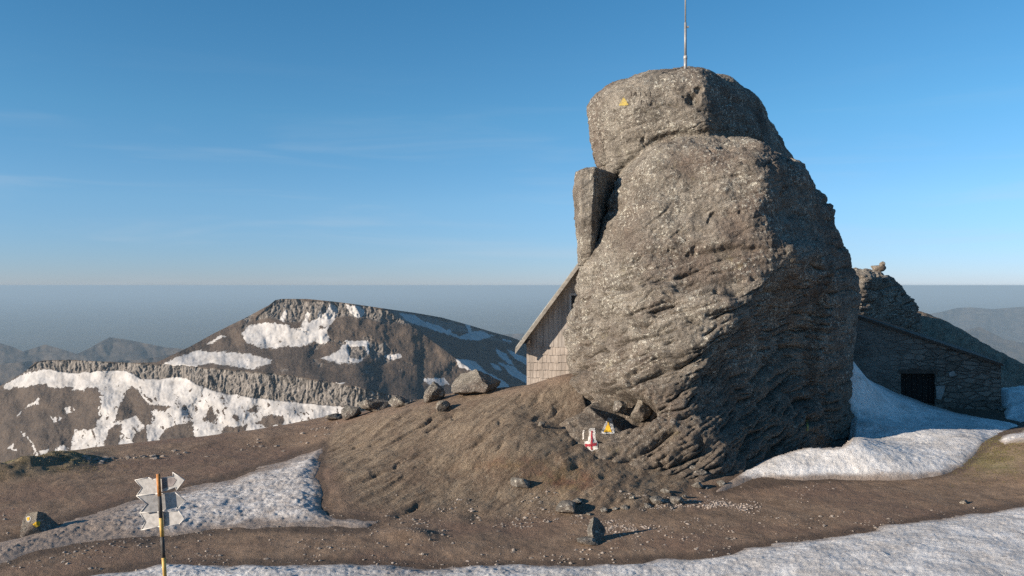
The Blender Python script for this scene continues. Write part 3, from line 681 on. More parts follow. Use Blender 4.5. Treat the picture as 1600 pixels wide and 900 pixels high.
    # ---- snow cover
    S = [[(0,610),(5,603),(38,584),(80,577),(112,580),(150,578),(197,576),(222,590),(255,591),(268,586),(292,583),(312,600),(352,612),(402,619),(470,628),(545,637),(560,650),(520,700),(300,790),(150,790),(150,690),(130,610),(60,604)],
         [(378,522),(388,508),(420,504),(440,506),(462,514),(478,508),(492,490),(498,486),(506,494),(516,475),(524,477),(528,489),(520,502),(510,516),(514,532),(504,540),(490,533),(470,543),(450,540),(430,545),(405,543),(385,536)],
         [(250,570),(285,555),(308,547),(332,550),(380,551),(408,556),(425,566),(395,577),(360,572),(330,567),(300,573),(270,574)],
         [(322,538),(348,522),(350,526),(330,538)], [(500,560),(525,550),(540,533),(577,532),(580,545),(566,566),(530,568)],
         [(540,476),(564,480),(571,490),(560,497),(548,490)],
         [(622,490),(648,493),(664,504),(690,511),(697,517),(703,513),(706,521),(718,526),(732,521),(727,507),(735,508),(738,519),(752,518),(772,525),(750,531),(720,529),(690,519),(660,509),(634,500)],
         [(711,562),(735,564),(743,565),(756,580),(792,600),(803,616),(785,611),(765,596),(745,581),(720,573)], [(776,544),(790,554),(802,571),(795,567),(780,556)], [(767,568),(777,571),(784,579),(774,577)], [(779,566),(802,573),(826,592),(826,600),(800,586)], [(793,547),(826,562),(826,573),(806,560)], [(784,529),(797,533),(796,536),(786,532)],
         [(665,596),(690,592),(695,600),(675,603)], [(588,558),(602,553),(600,560),(590,561)], [(525,598),(538,597),(534,602),(526,602)], [(500,615),(512,612),(505,617)],
         ]
    S2 = [[(25,650),(38,640),(62,621),(60,632),(40,637)], [(118,672),(140,670),(150,688),(140,720),(120,735),(110,700)], [(86,700),(100,694),(108,704),(92,722)], [(80,652),(92,648),(94,656),(84,660)], [(12,700),(22,694),(26,706)], [(100,636),(112,634),(116,642),(104,646)], [(32,672),(45,690),(60,720),(75,715),(74,700),(58,705),(42,680)], [(405,566),(412,560),(424,562),(410,571)]]
    B = [[(-60,640),(20,606),(74,600),(82,620),(95,612),(106,604),(116,606),(120,622),(136,606),(150,604),(158,625),(154,650),(150,668),(120,675),(110,700),(60,790),(-60,790)],
         [(178,662),(188,630),(204,602),(214,608),(224,622),(232,632),(268,635),(258,642),(236,641),(238,663),(222,664),(214,648)],
         [(316,655),(330,634),(338,650),(334,663)], [(545,543),(568,542),(570,556),(550,558)], [(505,492),(518,488),(508,510),(498,515)], [(250,680),(270,664),(300,660),(305,690),(280,720),(250,720)],
         [(340,690),(352,668),(385,665),(388,690)], [(160,700),(172,668),(190,662),(186,700)], [(205,706),(212,676),(228,668),(232,700)], [(400,660),(420,648),(446,652),(440,664),(415,668)], [(385,640),(400,634),(404,642),(392,647)]]
    wx2 = px + 6.5 * fbm(q * 3, 5, .65).reshape(px.shape); wy2 = py + 4.5 * fbm(q * 3, 5, .65, off=60).reshape(px.shape)
    sS = poly_mask(wx2, wy2, S, 1); sB = poly_mask(wx2, wy2, B, 1)
    mott = fbm((q + .3 * fbm(q * 2, 3, off=15)[:, None]) * np.array([5.5, 2.6, 1]), 5, .65, off=12).reshape(px.shape)
    s = np.clip(.5 + np.minimum(sS, -sB) / 7., 0, 1)
    s = np.maximum(s, np.clip(.5 + poly_mask(wx2, wy2, S2, 1) / 6., 0, 1))
    s = s - .8 * smooth(.13, .27, mott) * smooth(590, 625, py) - .7 * smooth(.30, .44, mott) + .45 * smooth(.36, .5, mott) * smooth(-40, -4, sS) * (cliff < .3)
    s = s - .8 * cliff * smooth(.3, .6, cliff)
    S3 = [[(496,490),(500,484),(506,493),(516,474),(525,476),(529,488),(521,502),(508,512),(495,505)], [(540,475),(564,479),(572,490),(560,498),(548,491)],
          [(622,489),(648,492),(664,503),(690,510),(697,516),(703,512),(706,520),(718,525),(732,520),(727,506),(735,507),(738,518),(752,517),(773,525),(750,532),(720,530),(690,520),(660,510),(634,501)],
          [(709,560),(735,563),(744,565),(757,579),(794,600),(805,617),(785,613),(764,597),(744,582),(718,574)], [(775,543),(790,553),(803,571),(794,568),(779,556)], [(766,567),(777,570),(785,579),(773,578)], [(778,565),(802,572),(827,592),(827,601),(799,587)], [(792,546),(827,561),(827,574),(805,560)],
          [(436,500),(446,482),(450,484),(444,503)], [(470,508),(480,488),(485,490),(478,510)], [(600,556),(626,552),(628,560),(606,563)], [(660,592),(694,590),(702,600),(676,605)]]
    wx3 = px + 2.5 * fbm(q * 4, 4).reshape(px.shape); wy3 = py + 2 * fbm(q * 4, 4, off=66).reshape(px.shape)
    s = np.maximum(s, np.clip(.5 + poly_mask(wx3, wy3, S3, 1) / 5., 0, .9))
    mesh = mesh_obj('mountain', V, grid_faces(nT, len(pxs)), M['mountain'], attrs={'snow': np.clip(s, 0, .9).ravel(), 'cliff': cliff.ravel()})
    tag(mesh, kind='structure')
mountain()

def far_hills(name, pts_, D0, bot, seed, slope=2.2):
    pts_ = np.array(pts_, float); pxs = np.arange(pts_[0, 0], pts_[-1, 0], 2.0); nT = 110
    crest = np.interp(pxs, pts_[:, 0], pts_[:, 1])
    t = np.linspace(0, 1, nT)[:, None]; py = bot + (crest - bot)[None] * t; px = np.repeat(pxs[None], nT, 0)
    q = np.stack([px.ravel() / 60, py.ravel() / 30, np.full(px.size, seed)], -1)
    D = D0 + (bot - py) * D0 / F * slope + D0 * (.020 * fbm(q * np.array([.8, .3, 1]), 4, .45, True).reshape(px.shape) + .006 * fbm(q * 2, 3).reshape(px.shape))
    V = np.stack([(px - 800) / F * D, D, CZ + (H0 - py) / F * D], -1).reshape(-1, 3)
    tag(mesh_obj(name, V, grid_faces(nT, len(pxs)), M['hill']), kind='structure')
far_hills('hills', [(-120,528),(-40,530),(0,536),(20,542),(36,549),(50,545),(70,538),(95,545),(120,553),(140,544),(155,535),(172,527),(200,531),(230,537),(260,543),(300,546),(400,556),(520,575)], 9000, 640, 3.)
far_hills('hills', [(-120,566),(0,569),(60,563),(140,566),(220,562),(300,548),(360,552),(480,600)], 6500, 690, 8.)
far_hills('hills', [(1380,505),(1430,495),(1472,487),(1495,481),(1515,480),(1550,483),(1575,481),(1605,479),(1680,474),(1800,484)], 20000, 535, 14., 3.0)
far_hills('hills', [(1430,560),(1480,525),(1530,510),(1570,530),(1620,540),(1700,535),(1800,540)], 13000, 585, 19., 2.4)
far_hills('hills', [(600,541),(700,533),(780,523),(815,521),(850,528),(960,540)], 15000, 570, 25.)
pv = [(-250000,-250000,-1500),(250000,-250000,-1500),(250000,250000,-1500),(-250000,250000,-1500)]
tag(mesh_obj('lowland_plain', np.array(pv), [(0,1,2,3)], M['plain']), kind='structure')

# ------------------------------------------------------------------ boulders and stones
def stone(name, px, py, wpx, hpx, label, mat='boulder', seed=0, depth=None, rot=0, cut=3, cat='boulder', parent=None, at=None, n=34, sink=.18, flat=1., group=None, jag=.16, face=None, taper=0):
    if at: x, y, z = at
    else: x, y, z = ground_hit(px, py)
    w = wpx / F * y / 2; h = hpx / F * y
    rs = np.random.RandomState(seed)
    nu, nv = n, int(n * 1.6)
    a = np.linspace(0.0, math.pi, nu); b = np.linspace(0, 2 * math.pi, nv, endpoint=False)
    S = np.stack([np.sin(a)[:, None] * np.cos(b)[None], np.sin(a)[:, None] * np.sin(b)[None], np.repeat(np.cos(a)[:, None], nv, 1)], -1).reshape(-1, 3)
    S = S * (np.abs(S) ** 6).sum(1)[:, None] ** (-1 / 6 * .2)
    for k in range(cut * 3):        # planar facets
        d = rs.normal(size=3); d /= np.linalg.norm(d); lim = rs.uniform(.5, .85)
        e = S @ d; S = S - np.where(e > lim, (e - lim) * .95, 0)[:, None] * d
    for d, lim in (face or []):
        d = np.array(d) / np.linalg.norm(d); e = S @ d; S = S - np.where(e > lim, e - lim, 0)[:, None] * d
    S = S * (1 + jag * fbm(S * 1.2, 4, .5, off=seed * 3.7)[:, None] + .055 * fbm(S * 4, 4, .6, True, off=seed)[:, None])
    S[:, :2] *= (1 - taper * S[:, 2:3])
    ex = np.abs(S).max(0); S = S / ex
    dp = depth if depth else w * 1.0
    V = S * np.array([w, dp, h / 2 * (1 + sink)])
    c, s_ = math.cos(R(rot)), math.sin(R(rot))
    V = np.stack([V[:, 0] * c - V[:, 2] * s_, V[:, 1], V[:, 0] * s_ + V[:, 2] * c], -1) if rot else V
    o = mesh_obj(name, V, grid_faces(nu, nv, True)[:, ::-1], M[mat], parent)
    o.location = (x, y + dp * .6, z + h / 2 * (1 - sink))
    if label: tag(o, label, cat, group)
    return o, V + np.array(o.location), grid_faces(nu, nv, True)[:, ::-1]
stone('boulder', 676, 628, 38, 34, 'smooth grey rounded boulder on the slope crest left of the jagged block', seed=3, cut=2, face=[((-.8,-.2,.6),.5), ((.8,0,.8),.6)])
stone('boulder', 742, 618, 80, 36, 'wide jagged pale boulder on the slope crest, nearest the wooden cabin', seed=8, cut=4, jag=.34, face=[((-.75,-.5,.75),.32), ((.8,-.2,.8),.5)], mat='pale_stone')
stone('boulder', 585, 644, 66, 22, 'long low grey boulder in the middle of the rubble on the rim', seed=12, cut=4, jag=.35)
stone('boulder', 622, 637, 40, 18, 'dark low boulder at the right end of the rim rubble', seed=15, cut=4, jag=.3)
stone('boulder', 547, 655, 34, 20, 'small angular boulder at the left end of the rim rubble', seed=17, cut=5)
stone('boulder', 520, 658, 30, 11, 'flat stone lying on the rim left of the angular boulder', seed=19, cut=4)
stone('stone', 692, 644, 24, 17, 'pale angular stone half sunk in the slope below the grey rounded boulder', 'pale_stone', seed=23, cat='stone')
stone('stone', 846, 668, 12, 11, 'small white stone on the slope left of the painted marks', 'pale_stone', seed=29, cat='stone')
stone('stone', 812, 764, 34, 16, 'flat grey stone with a shadow under it at the foot of the rocky slope', seed=31, cat='stone', cut=5)
stone('stone', 884, 806, 34, 20, 'broken angular stone at the outcrop foot left of the dark boulder', seed=33, cat='stone', cut=5)
stone('stone', 1508, 788, 14, 6, 'pale flat stone lying alone on the path at the right', 'pale_stone', seed=37, cat='stone')
stone('stone', 1085, 745, 40, 18, 'mossy stone at the outcrop foot beside the snow drift', seed=39, cat='stone', cut=4)
stone('boulder', 931, 848, 34, 38, 'lone upright boulder with a dark side standing on the path', seed=45, cut=6, rot=8, depth=.17, taper=.38, sink=.25, jag=.3, face=[((.55,-.75,.25),.22), ((-.7,-.3,.6),.55), ((-.2,.2,-1),.8)])
stone('stone', 921, 852, 38, 9, 'flat dark stone lying at the foot of the lone upright boulder', seed=47, cut=4, cat='stone')
ob, pV, pF = stone('boulder', 45, 834, 54, 31, 'low boulder with yellow paint spots on its face beside the left snow bank', seed=52, cut=5, depth=.36, rot=-8, face=[((-.35,-.85,.4),.34), ((.85,-.1,.55),.4)], taper=.35, mat='pale_stone')
T_pb = tree_of(pV, pF)
rs_ = random.Random(4)
for i in range(14):
    px_ = 905 + i * 17 + rs_.uniform(-8, 8); py_ = 800 - (i / 14) * 34 + rs_.uniform(-14, 10); w_ = rs_.choice((9, 11, 14, 18, 26))
    stone('stone', px_, py_, w_, w_ * rs_.uniform(.4, .65), 'broken angular stone in the rubble along the outcrop foot', rs_.choice(('boulder', 'boulder', 'pale_stone')), seed=100 + i, cat='stone', cut=6, n=18, sink=.35, rot=rs_.uniform(-15, 15), group='rubble stones along the outcrop foot')
# block lodged in the hollow
h, nrm = cast(T_body, 1000, 640)
blk, _, _ = stone('stone', 0, 0, 36, 44, 'pale block of stone lodged in the hollow beside the painted trail marks', 'pale_stone', seed=61, cut=6, cat='stone', at=(h.x, h.y - .34, h.z - .30), depth=.3, sink=.05)
stone('stone', 0, 0, 26, 24, 'brown angular stone wedged in the hollow left of the pale block', 'boulder', seed=63, cut=6, cat='stone', at=(X_(966, h.y), h.y - .2, Z_(646, h.y)), depth=.25, sink=.05)
# stacked stones on the knoll
k1, _ = cast(T_knoll, 1368, 430)
ktop = oV[np.argmax(oV[:, 2])]
stone('stone', 0, 0, 26, 11, 'flat lit stone lying on top of the rock knoll', 'pale_stone', seed=71, cut=3, cat='stone', at=(X_(1368, ktop[1]), ktop[1] - .3, ktop[2] - .12), depth=.3, sink=.3, n=20)
stone('stone', 0, 0, 9, 8, 'small round stone set upright on the flat stone of the knoll', 'pale_stone', seed=73, cut=3, cat='stone', at=(X_(1374, ktop[1]), ktop[1] - .3, ktop[2] + .03), depth=.1, sink=.1, n=20)

# ------------------------------------------------------------------ painted marks
def decal(name, tree, polys, mat, parent, lift=.012, res=.4, grow=0, world_off=(0, 0, 0)):
    V = []; Fc = []
    for poly in polys:
        poly = np.array(poly, float); x0, y0 = poly.min(0) - 2; x1, y1 = poly.max(0) + 2
        xs = np.arange(x0, x1 + res, res); ys = np.arange(y0, y1 + res, res)
        A, Bm = np.meshgrid(xs, ys); q = np.stack([A.ravel() / 7, Bm.ravel() / 7, np.zeros(A.size)], -1)
        sd = in_poly_sd(A.ravel() + 1.2 * fbm(q, 3), Bm.ravel() + 1.2 * fbm(q, 3, off=9), poly)
        idx = {}
        for k in range(A.size):
            if sd[k] > -.1:
                h, n = cast(tree, A.ravel()[k], Bm.ravel()[k])
                if h is None: continue
                if n.y > 0: n = -n
                idx[k] = len(V); V.append(h + n * lift)
        nc = len(xs)
        for i in range(len(ys) - 1):
            for j in range(nc - 1):
                c = [i*nc+j, i*nc+j+1, (i+1)*nc+j+1, (i+1)*nc+j]
                if all(k in idx for k in c): Fc.append([idx[k] for k in c][::-1])
    o = mesh_obj(name, np.array([tuple(v) for v in V]), Fc, M[mat])
    return attach(o, parent)
m1 = decal('trail_marker', T_body, [[(950,652),(956,655),(961,678),(937,679)]], 'white_paint', rock, .010)
m1['label'] = 'white triangle with a yellow triangle inside'
c1 = decal('yellow_triangle', T_body, [[(950,658),(956,676),(943,676)]], 'yellow', rock, .020); c1.parent = m1; c1.location = (0, 0, 0)
m2 = decal('trail_marker', T_body, [[(920,670),(930,669),(931,688),(934,693),(935,702),(928,703),(924,707),(917,704),(914,697),(913,690),(919,689)], [(911,673),(914,672),(913,686),(910,688)]], 'white_paint', rock, .010)
m2['label'] = 'white patch with a red cross'
c2 = decal('red_cross', T_body, [[(923.5,674),(926.5,674),(926,703),(923.2,703)], [(914,694.5),(932,692),(932,697),(915,699)]], 'red', rock, .020); c2.parent = m2; c2.location = (0, 0, 0)
m3 = decal('trail_marker', T_cap, [[(975,151),(982.5,164),(967,165.5)]], 'faded_yellow', rock, .012); m3['label'] = 'faded yellow triangle near the top'
m4 = decal('paint_smear', T_body, [[(1260,655),(1263,656),(1263,674),(1260,674)]], 'faded_yellow', rock, .012)
# worn engraved strokes beside the faded triangle
for (a, b, c, d) in ((986,142,987,150),(993,143,990,150),(993,143,994,151),(1001,144,1001,151),(1006,143,1010,150),(1016,144,1016,151),(1002,156,1002,164),(1010,156,1012,166),(1017,156,1017,166),(1024,157,1024,165),(1024,157,1028,160)):
    decal('engraved_stroke', T_cap, [[(a - .8, b), (a + .8, b), (c + .8, d), (c - .8, d)]], 'inscription', rock, .006, .3)
decal('paint_spot', T_pb, [[(40,809),(46,806),(50,809),(47,815),(42,817)]], 'white_paint', ob, .006, .5)['label'] = 'pale yellow ring'
p2 = decal('paint_spot', T_pb, [[(42.5,809),(47.5,808),(46.5,813),(43,814.5)]], 'yellow', ob, .012, .5); p2['label'] = 'yellow spot inside the pale ring'
decal('paint_spot', T_pb, [[(51,819),(57,815),(63,815),(62,822),(56,825)]], 'yellow', ob, .006, .5)['label'] = 'bright yellow blotch'

# ------------------------------------------------------------------ mast on top
mx, my = X_(1071, 19.6), 19.6
hit = T_cap.ray_cast(Vector((mx, my, 20)), Vector((0, 0, -1)))[0]; mz = hit.z - .1
mast = empty('mast', (mx, my, mz)); tag(mast, 'thin grey metal mast standing on the cap of the rock outcrop', 'mast')
b = MB(); b.tube([((0,0,0),.040),((0,0,.36),.039)]); b.build('base_tube', M['steel'], mast, True)
b = MB(); b.tube([((0,0,.33),.046),((0,0,.41),.046)]); b.build('collar', M['plate'], mast, True)
b = MB(); b.tube([((0,0,.41),.031),((0,0,1.23),.030)]); b.build('middle_tube', M['steel'], mast, True)
b = MB(); b.tube([((0,0,1.2),.019),((0,0,2.9),.018)]); b.build('upper_tube', M['steel'], mast, True)
b = MB(); b.box(.03,.08,-.02,.02,1.1,1.14); b.build('clamp', M['steel'], mast)

# ------------------------------------------------------------------ striped signpost
pY = 6.5
top = Vector(pt(247, 741, pY)); bot_dir = Vector(pt(257.5, 900, pY)) - top
def along(py): return top + bot_dir * ((py - 741) / 159.)
bz = gz_at(top.x, pY); base = along(741 + 159 * (top.z - bz + .25) / (-bot_dir.z))
post = empty('signpost', tuple(base)); tag(post, 'leaning yellow and black striped post carrying three bare metal arrow signs', 'signpost')
def loc(v): return tuple(Vector(v) - base)
def seg(name, a, b_, mat, r=.0155):
    m = MB(); m.tube([(loc(along(a)), r), (loc(along(b_)), r)], 20); return m.build(name, M[mat], post, True)
seg('pole_band', 741, 775, 'rust'); seg('pole_band', 775, 809, 'black_paint'); seg('pole_band', 809, 838, 'post_yellow'); seg('pole_band', 838, 871, 'black_paint')
seg('pole_band', 871, 905, 'post_yellow'); seg('pole_band', 905, 938, 'black_paint'); seg('pole_band', 938, 972, 'post_yellow')
end = 741 + 159 * (top.z - base.z) / (-bot_dir.z)
seg('pole_band', 972, end, 'black_paint')
def arrow(pts_px, dy, tilt, lab=None, mat='plate'):
    m = MB(); P = [Vector(pt(a, b_, pY + dy + (a - 249) * tilt)) for a, b_ in pts_px]
    m.prism([loc(p) for p in P], (0, .004, 0)); o = m.build('arrow_sign', M[mat], post)
    if lab: o['label'] = lab
    return o, P
A1, P1 = arrow([(211,750),(232,746),(240,749),(271,744),(270,738),(288.5,749.5),(276,766),(275,761),(243,772),(214,774),(222,762)], .027, -.0006, 'topmost arrow sign')
A2, P2 = arrow([(213,774.5),(243,772),(274,769.5),(290,782),(277,796),(276,792),(246,800),(219,800.5),(230,787.5)], .027, .0006)
A3, P3 = arrow([(218.5,801),(246,800.6),(279,798),(288.5,810),(280,819),(247,823),(220.5,828),(227.5,815)], .027, -.0008)
def patch(name, pts_px, dy, tilt, par, mat):
    m = MB(); P = [loc(pt(a, b_, pY + dy + (a - 249) * tilt)) for a, b_ in pts_px]; m.prism(P, (0, .002, 0)); return m.build(name, M[mat], par)
patch('dark_area', [(253,748),(271,746),(276,750),(270,759),(253,764)], .0245, -.0006, A1, 'plate_dark')  # darker area on the right part of the topmost sign
def rim(P, par):
    m = MB()
    for i in range(len(P)):
        a, b_ = P[i], P[(i + 1) % len(P)]; m.tube([(loc(a - Vector((0,.002,0))), .0032), (loc(b_ - Vector((0,.002,0))), .0032)], 6)
    return m.build('folded_edge', M['white_trim'], par, True)
for A, P in ((A1, P1), (A2, P2), (A3, P3)): rim(P, A)
for yy in ():
    m = MB(); c = along(yy); m.tube([(loc(c + Vector((0,-.034,0))), .009), (loc(c + Vector((0,-.024,0))), .009)], 8); m.build('bolt', M['steel'], post, True)

# ------------------------------------------------------------------ wooden cabin
cY = 24.0
def cp(px, py, dy=0): return pt(px, py, cY + dy)
wx0 = X_(823.5, cY); ax = X_(905, cY); wx1 = 2 * ax - wx0
zb = .35; zs_ = Z_(541, cY); z_ap = Z_(414, cY); z_ev = Z_(530, cY)
slope = (z_ap - Z_(548, cY)) / (ax - X_(806, cY))
cab = empty('wooden_cabin', (ax, cY, zb)); tag(cab, 'weathered wooden cabin with a steep gable peeking out from behind the outcrop', 'cabin')
def roof_z(x): return z_ap - abs(x - ax) * slope
depth_c = 5.2
# shingled lower wall: rows of tapered shingles standing proud of one another
m = MB(); rows = 8; hrow = (zs_ - zb) / rows
m.box(wx0, wx1, cY + .03, cY + depth_c, zb, zs_)
for i in range(rows):
    x = wx0 - .01
    z0 = zb + i * hrow
    while x < wx1:
        w = random.uniform(.09, .15); e = random.uniform(-.012, .012)
        x2 = min(x + w, wx1 + .01)
        m.hexa([(x,cY-.022,z0-.03+e),(x2-.006,cY-.022,z0-.03+e),(x2-.006,cY+.028,z0-.03+e),(x,cY+.028,z0-.03+e),(x,cY+.004,z0+hrow),(x2-.006,cY+.004,z0+hrow),(x2-.006,cY+.029,z0+hrow),(x,cY+.029,z0+hrow)])
        x = x2
m.build('shingle_wall', M['shingle'], None); attach(bpy.context.scene.objects['shingle_wall'], cab)
# board gable
m = MB(); x = wx0 - .02; zl = zs_ - .01
m.prism([(wx0, cY + .02, zs_), (wx1, cY + .02, zs_), (wx1, cY + .02, roof_z(wx1) - .04), (ax, cY + .02, z_ap - .04), (wx0, cY + .02, roof_z(wx0) - .04)], (0, depth_c - .05, 0))
while x < wx1:
    w = random.uniform(.10, .17); x2 = min(x + w, wx1 + .02); pr = random.uniform(0, .012)
    za, zb_ = roof_z(x) - .03, roof_z(x2) - .03; d0 = random.uniform(-.03, .02)
    if min(za, zb_) > zl + .02:
        m.hexa([(x,cY-.012-pr,zl+d0),(x2-.007,cY-.012-pr,zl+d0),(x2-.007,cY+.018,zl+d0),(x,cY+.018,zl+d0),(x,cY-.012-pr,za),(x2-.007,cY-.012-pr,zb_),(x2-.007,cY+.018,zb_),(x,cY+.018,za)])
    x = x2
attach(m.build('gable_boards', M['boards']), cab)
# window with pale trim, mostly hidden by the rock
fr_ = MB(); xw0, xw1, zw0, zw1 = X_(889.5, cY), X_(912, cY), Z_(497, cY), Z_(458, cY)
for q in ((xw0,xw1,zw1-.07,zw1),(xw0,xw1,zw0,zw0+.07),(xw0,xw0+.06,zw0+.07,zw1-.07),(xw1-.06,xw1,zw0+.07,zw1-.07)): fr_.box(q[0],q[1],cY-.05,cY-.025,q[2],q[3])
win = attach(fr_.build('window', M['white_trim']), cab)
pn = MB(); pn.box(xw0+.06,xw1-.06,cY-.035,cY-.028,zw0+.07,zw1-.07); p_ = pn.build('pane', M['pane']); p_.parent = win
# roof: two slabs with an overhang, sheet ribs in the mesh
ov = .34; xe = X_(806, cY - ov); zt = .07
def roof_pt(x, y, dz): return (x, y, z_ap + .02 - abs(x - ax) * slope + dz)
m = MB(); xr = 2 * ax - xe
for (xa, xb) in ((xe, ax), (ax, xr)):
    m.hexa([roof_pt(xa,cY-ov,0),roof_pt(xb,cY-ov,0),roof_pt(xb,cY+depth_c+ov,0),roof_pt(xa,cY+depth_c+ov,0),roof_pt(xa,cY-ov,zt),roof_pt(xb,cY-ov,zt),roof_pt(xb,cY+depth_c+ov,zt),roof_pt(xa,cY+depth_c+ov,zt)])
yk = cY - ov + .3
while yk < cY + depth_c:
    for (xa, xb) in ((xe, ax), (ax, xr)):
        m.hexa([roof_pt(xa,yk,zt),roof_pt(xb,yk,zt),roof_pt(xb,yk+.03,zt),roof_pt(xa,yk+.03,zt),roof_pt(xa,yk,zt+.03),roof_pt(xb,yk,zt+.03),roof_pt(xb,yk+.03,zt+.03),roof_pt(xa,yk+.03,zt+.03)])
    yk += .45
rf = attach(m.build('roof', M['roof_metal']), cab)
for nm, (xa, xb) in (('barge_board', (xe, ax)), ('barge_board', (ax, xr))):
    m = MB(); y0 = cY - ov - .03
    m.hexa([roof_pt(xa,y0,-.09),roof_pt(xb,y0,-.09),roof_pt(xb,y0+.027,-.09),roof_pt(xa,y0+.027,-.09),roof_pt(xa,y0,.055),roof_pt(xb,y0,.055),roof_pt(xb,y0+.027,.055),roof_pt(xa,y0+.027,.055)])
    o = m.build(nm, M['trim']); o.parent = rf
m = MB(); ze = roof_z(wx0) ; m.box(wx0 - .16, wx0 + .10, cY - ov + .02, cY - .03, ze - .22, ze - .10); attach(m.build('eave_beam', M['lintel']), cab)

for o in cab.children_recursive:
    n = len(o.data.vertices); c = np.empty(n * 3, np.float32); o.data.vertices.foreach_get('co', c); c = c.reshape(-1, 3)
    c[:, 0] += .062 * (c[:, 1] - cY); o.data.vertices.foreach_set('co', c.ravel()); o.data.update()
# ------------------------------------------------------------------ stone hut in the shade
hut = empty('stone_hut', (13.0, 25.5, 0)); tag(hut, 'low shaded stone hut with a sloping roof and dark doorway right of the outcrop', 'hut')
HL, HR = Vector((X_(1322, 26.2), 26.2, 0)), Vector((X_(1564, 24.6), 24.6, 0))
def hp(u, z, dn=0.):
    d = (HR - HL); n = Vector((d.y, -d.x, 0)).normalized()   # outward, towards the viewer
    if n.y > 0: n = -n
    p = HL + d * u + n * dn; return Vector((p.x, p.y, z))
def u_of(px):   # sight line through px meets the wall plane
    k = (px - 800) / F; d = HR - HL
    return (k * HL.y - HL.x) / (d.x - k * d.y)
def hutpx(px, py, dn=0.):
    u = u_of(px); Y = (HL + (HR - HL) * u).y; return hp(u, Z_(py, Y), dn)
zl_t, zr_t = hutpx(1333, 494).z + .08, hutpx(1563, 571).z
def top_z(u): return lerp(zl_t, zr_t, u)
du0, du1 = u_of(1408), u_of(1461); zd = hutpx(1434, 583).z
U = np.linspace(0, 1, 190); nW = 110
def wall_strip(u0, u1, z0f, z1f, nu, nz):
    V = []
    for j in range(nz):
        for i in range(nu):
            u = lerp(u0, u1, i / (nu - 1)); z = lerp(z0f(u), z1f(u), j / (nz - 1)); V.append(hp(u, z))
    return np.array([tuple(v) for v in V]), grid_faces(nz, nu)
Vs, Fs, off = [], [], 0
for a in (wall_strip(0, du0, lambda u: -.6, top_z, 80, 110), wall_strip(du0, du1, lambda u: zd, top_z, 40, 60), wall_strip(du1, 1, lambda u: -.6, top_z, 110, 110)):
    Vs.append(a[0]); Fs.append(a[1] + off); off += len(a[0])
wV = np.concatenate(Vs); wF = np.concatenate(Fs)
nrm_ = (hp(.5, 0, 1) - hp(.5, 0, 0)); nrm_ = np.array(nrm_)
k = smooth(14.1, 14.6, wV[:, 0] + .4 * fbm(wV * 1.2, 3))
wV = wV + nrm_[None] * (.05 * fbm(wV * .7, 3) + .012 * fbm(wV * 4, 3) + k * .045 * fbm(wV * np.array([2.2, 2.2, 5]), 4, .6, True))[:, None]
wall = attach(mesh_obj('wall', wV, wF, M['masonry']), hut)
m = MB()   # side and back walls as one shell
bd = Vector(nrm_) * -4.2
q = [hp(1, -.6), hp(1, zr_t)]
m.poly([hp(1,-.6), hp(1,-.6)+bd, hp(1,zr_t)+bd, hp(1,zr_t)]); m.poly([hp(0,-.6)+bd, hp(0,-.6), hp(0,zl_t), hp(0,zl_t)+bd]); m.poly([hp(1,-.6)+bd, hp(0,-.6)+bd, hp(0,zl_t)+bd, hp(1,zr_t)+bd])
attach(m.build('rear_wall', M['masonry']), hut)
m = MB(); u0, u1 = -.01, 1.012
ra, rb, rc, rd = hp(u0, top_z(u0), .10), hp(u1, top_z(u1), .10), hp(u1, top_z(u1), .10) + bd * 1.05, hp(u0, top_z(u0), .10) + bd * 1.05
up = Vector((0, 0, .075)); m.hexa([ra, rb, rc, rd, ra + up, rb + up, rc + up, rd + up]); attach(m.build('roof', M['lintel']), hut)
m = MB(); r0 = -.30   # doorway: reveals, then a plank door
A_, B_, C_, D_ = hp(du0, -.6), hp(du1, -.6), hp(du1, zd), hp(du0, zd)
iv = Vector(nrm_) * r0
m.poly([A_, A_ + iv, D_ + iv, D_]); m.poly([B_ + iv, B_, C_, C_ + iv]); m.poly([D_, D_ + iv, C_ + iv, C_]); attach(m.build('door_reveal', M['masonry']), hut)
m = MB(); nb = 6
for i in range(nb):
    a, b_ = lerp(du0, du1, i / nb) , lerp(du0, du1, (i + .94) / nb)
    m.prism([hp(a, -.6, -.26), hp(b_, -.6, -.26), hp(b_, zd, -.26), hp(a, zd, -.26)], Vector(nrm_) * -.03)
attach(m.build('door', M['dark']), hut)
m = MB(); m.prism([hutpx(1404, 583.5, .03), hutpx(1466, 583.5, .03), hutpx(1466, 577, .03), hutpx(1404, 577, .03)], Vector(nrm_) * -.12); attach(m.build('lintel', M['lintel']), hut)
def wall_patch(pts_):
    m = MB(); m.prism([hutpx(a, b_, .075) for a, b_ in pts_], Vector(nrm_) * -.08); return attach(m.build('plaster_patch', M['patch']), hut)
wall_patch([(1462,603),(1476,602),(1475,612),(1470,624),(1463,623)]); wall_patch([(1482,582),(1490,579),(1494,586),(1488,588),(1483,588)])
stone('stone', 1567, 658, 12, 10, 'dark stone against the foot of the right corner of the hut', seed=81, cat='stone', at=(X_(1568, 24.4), 24.4, gz_at(X_(1568, 24.4), 24.4)))

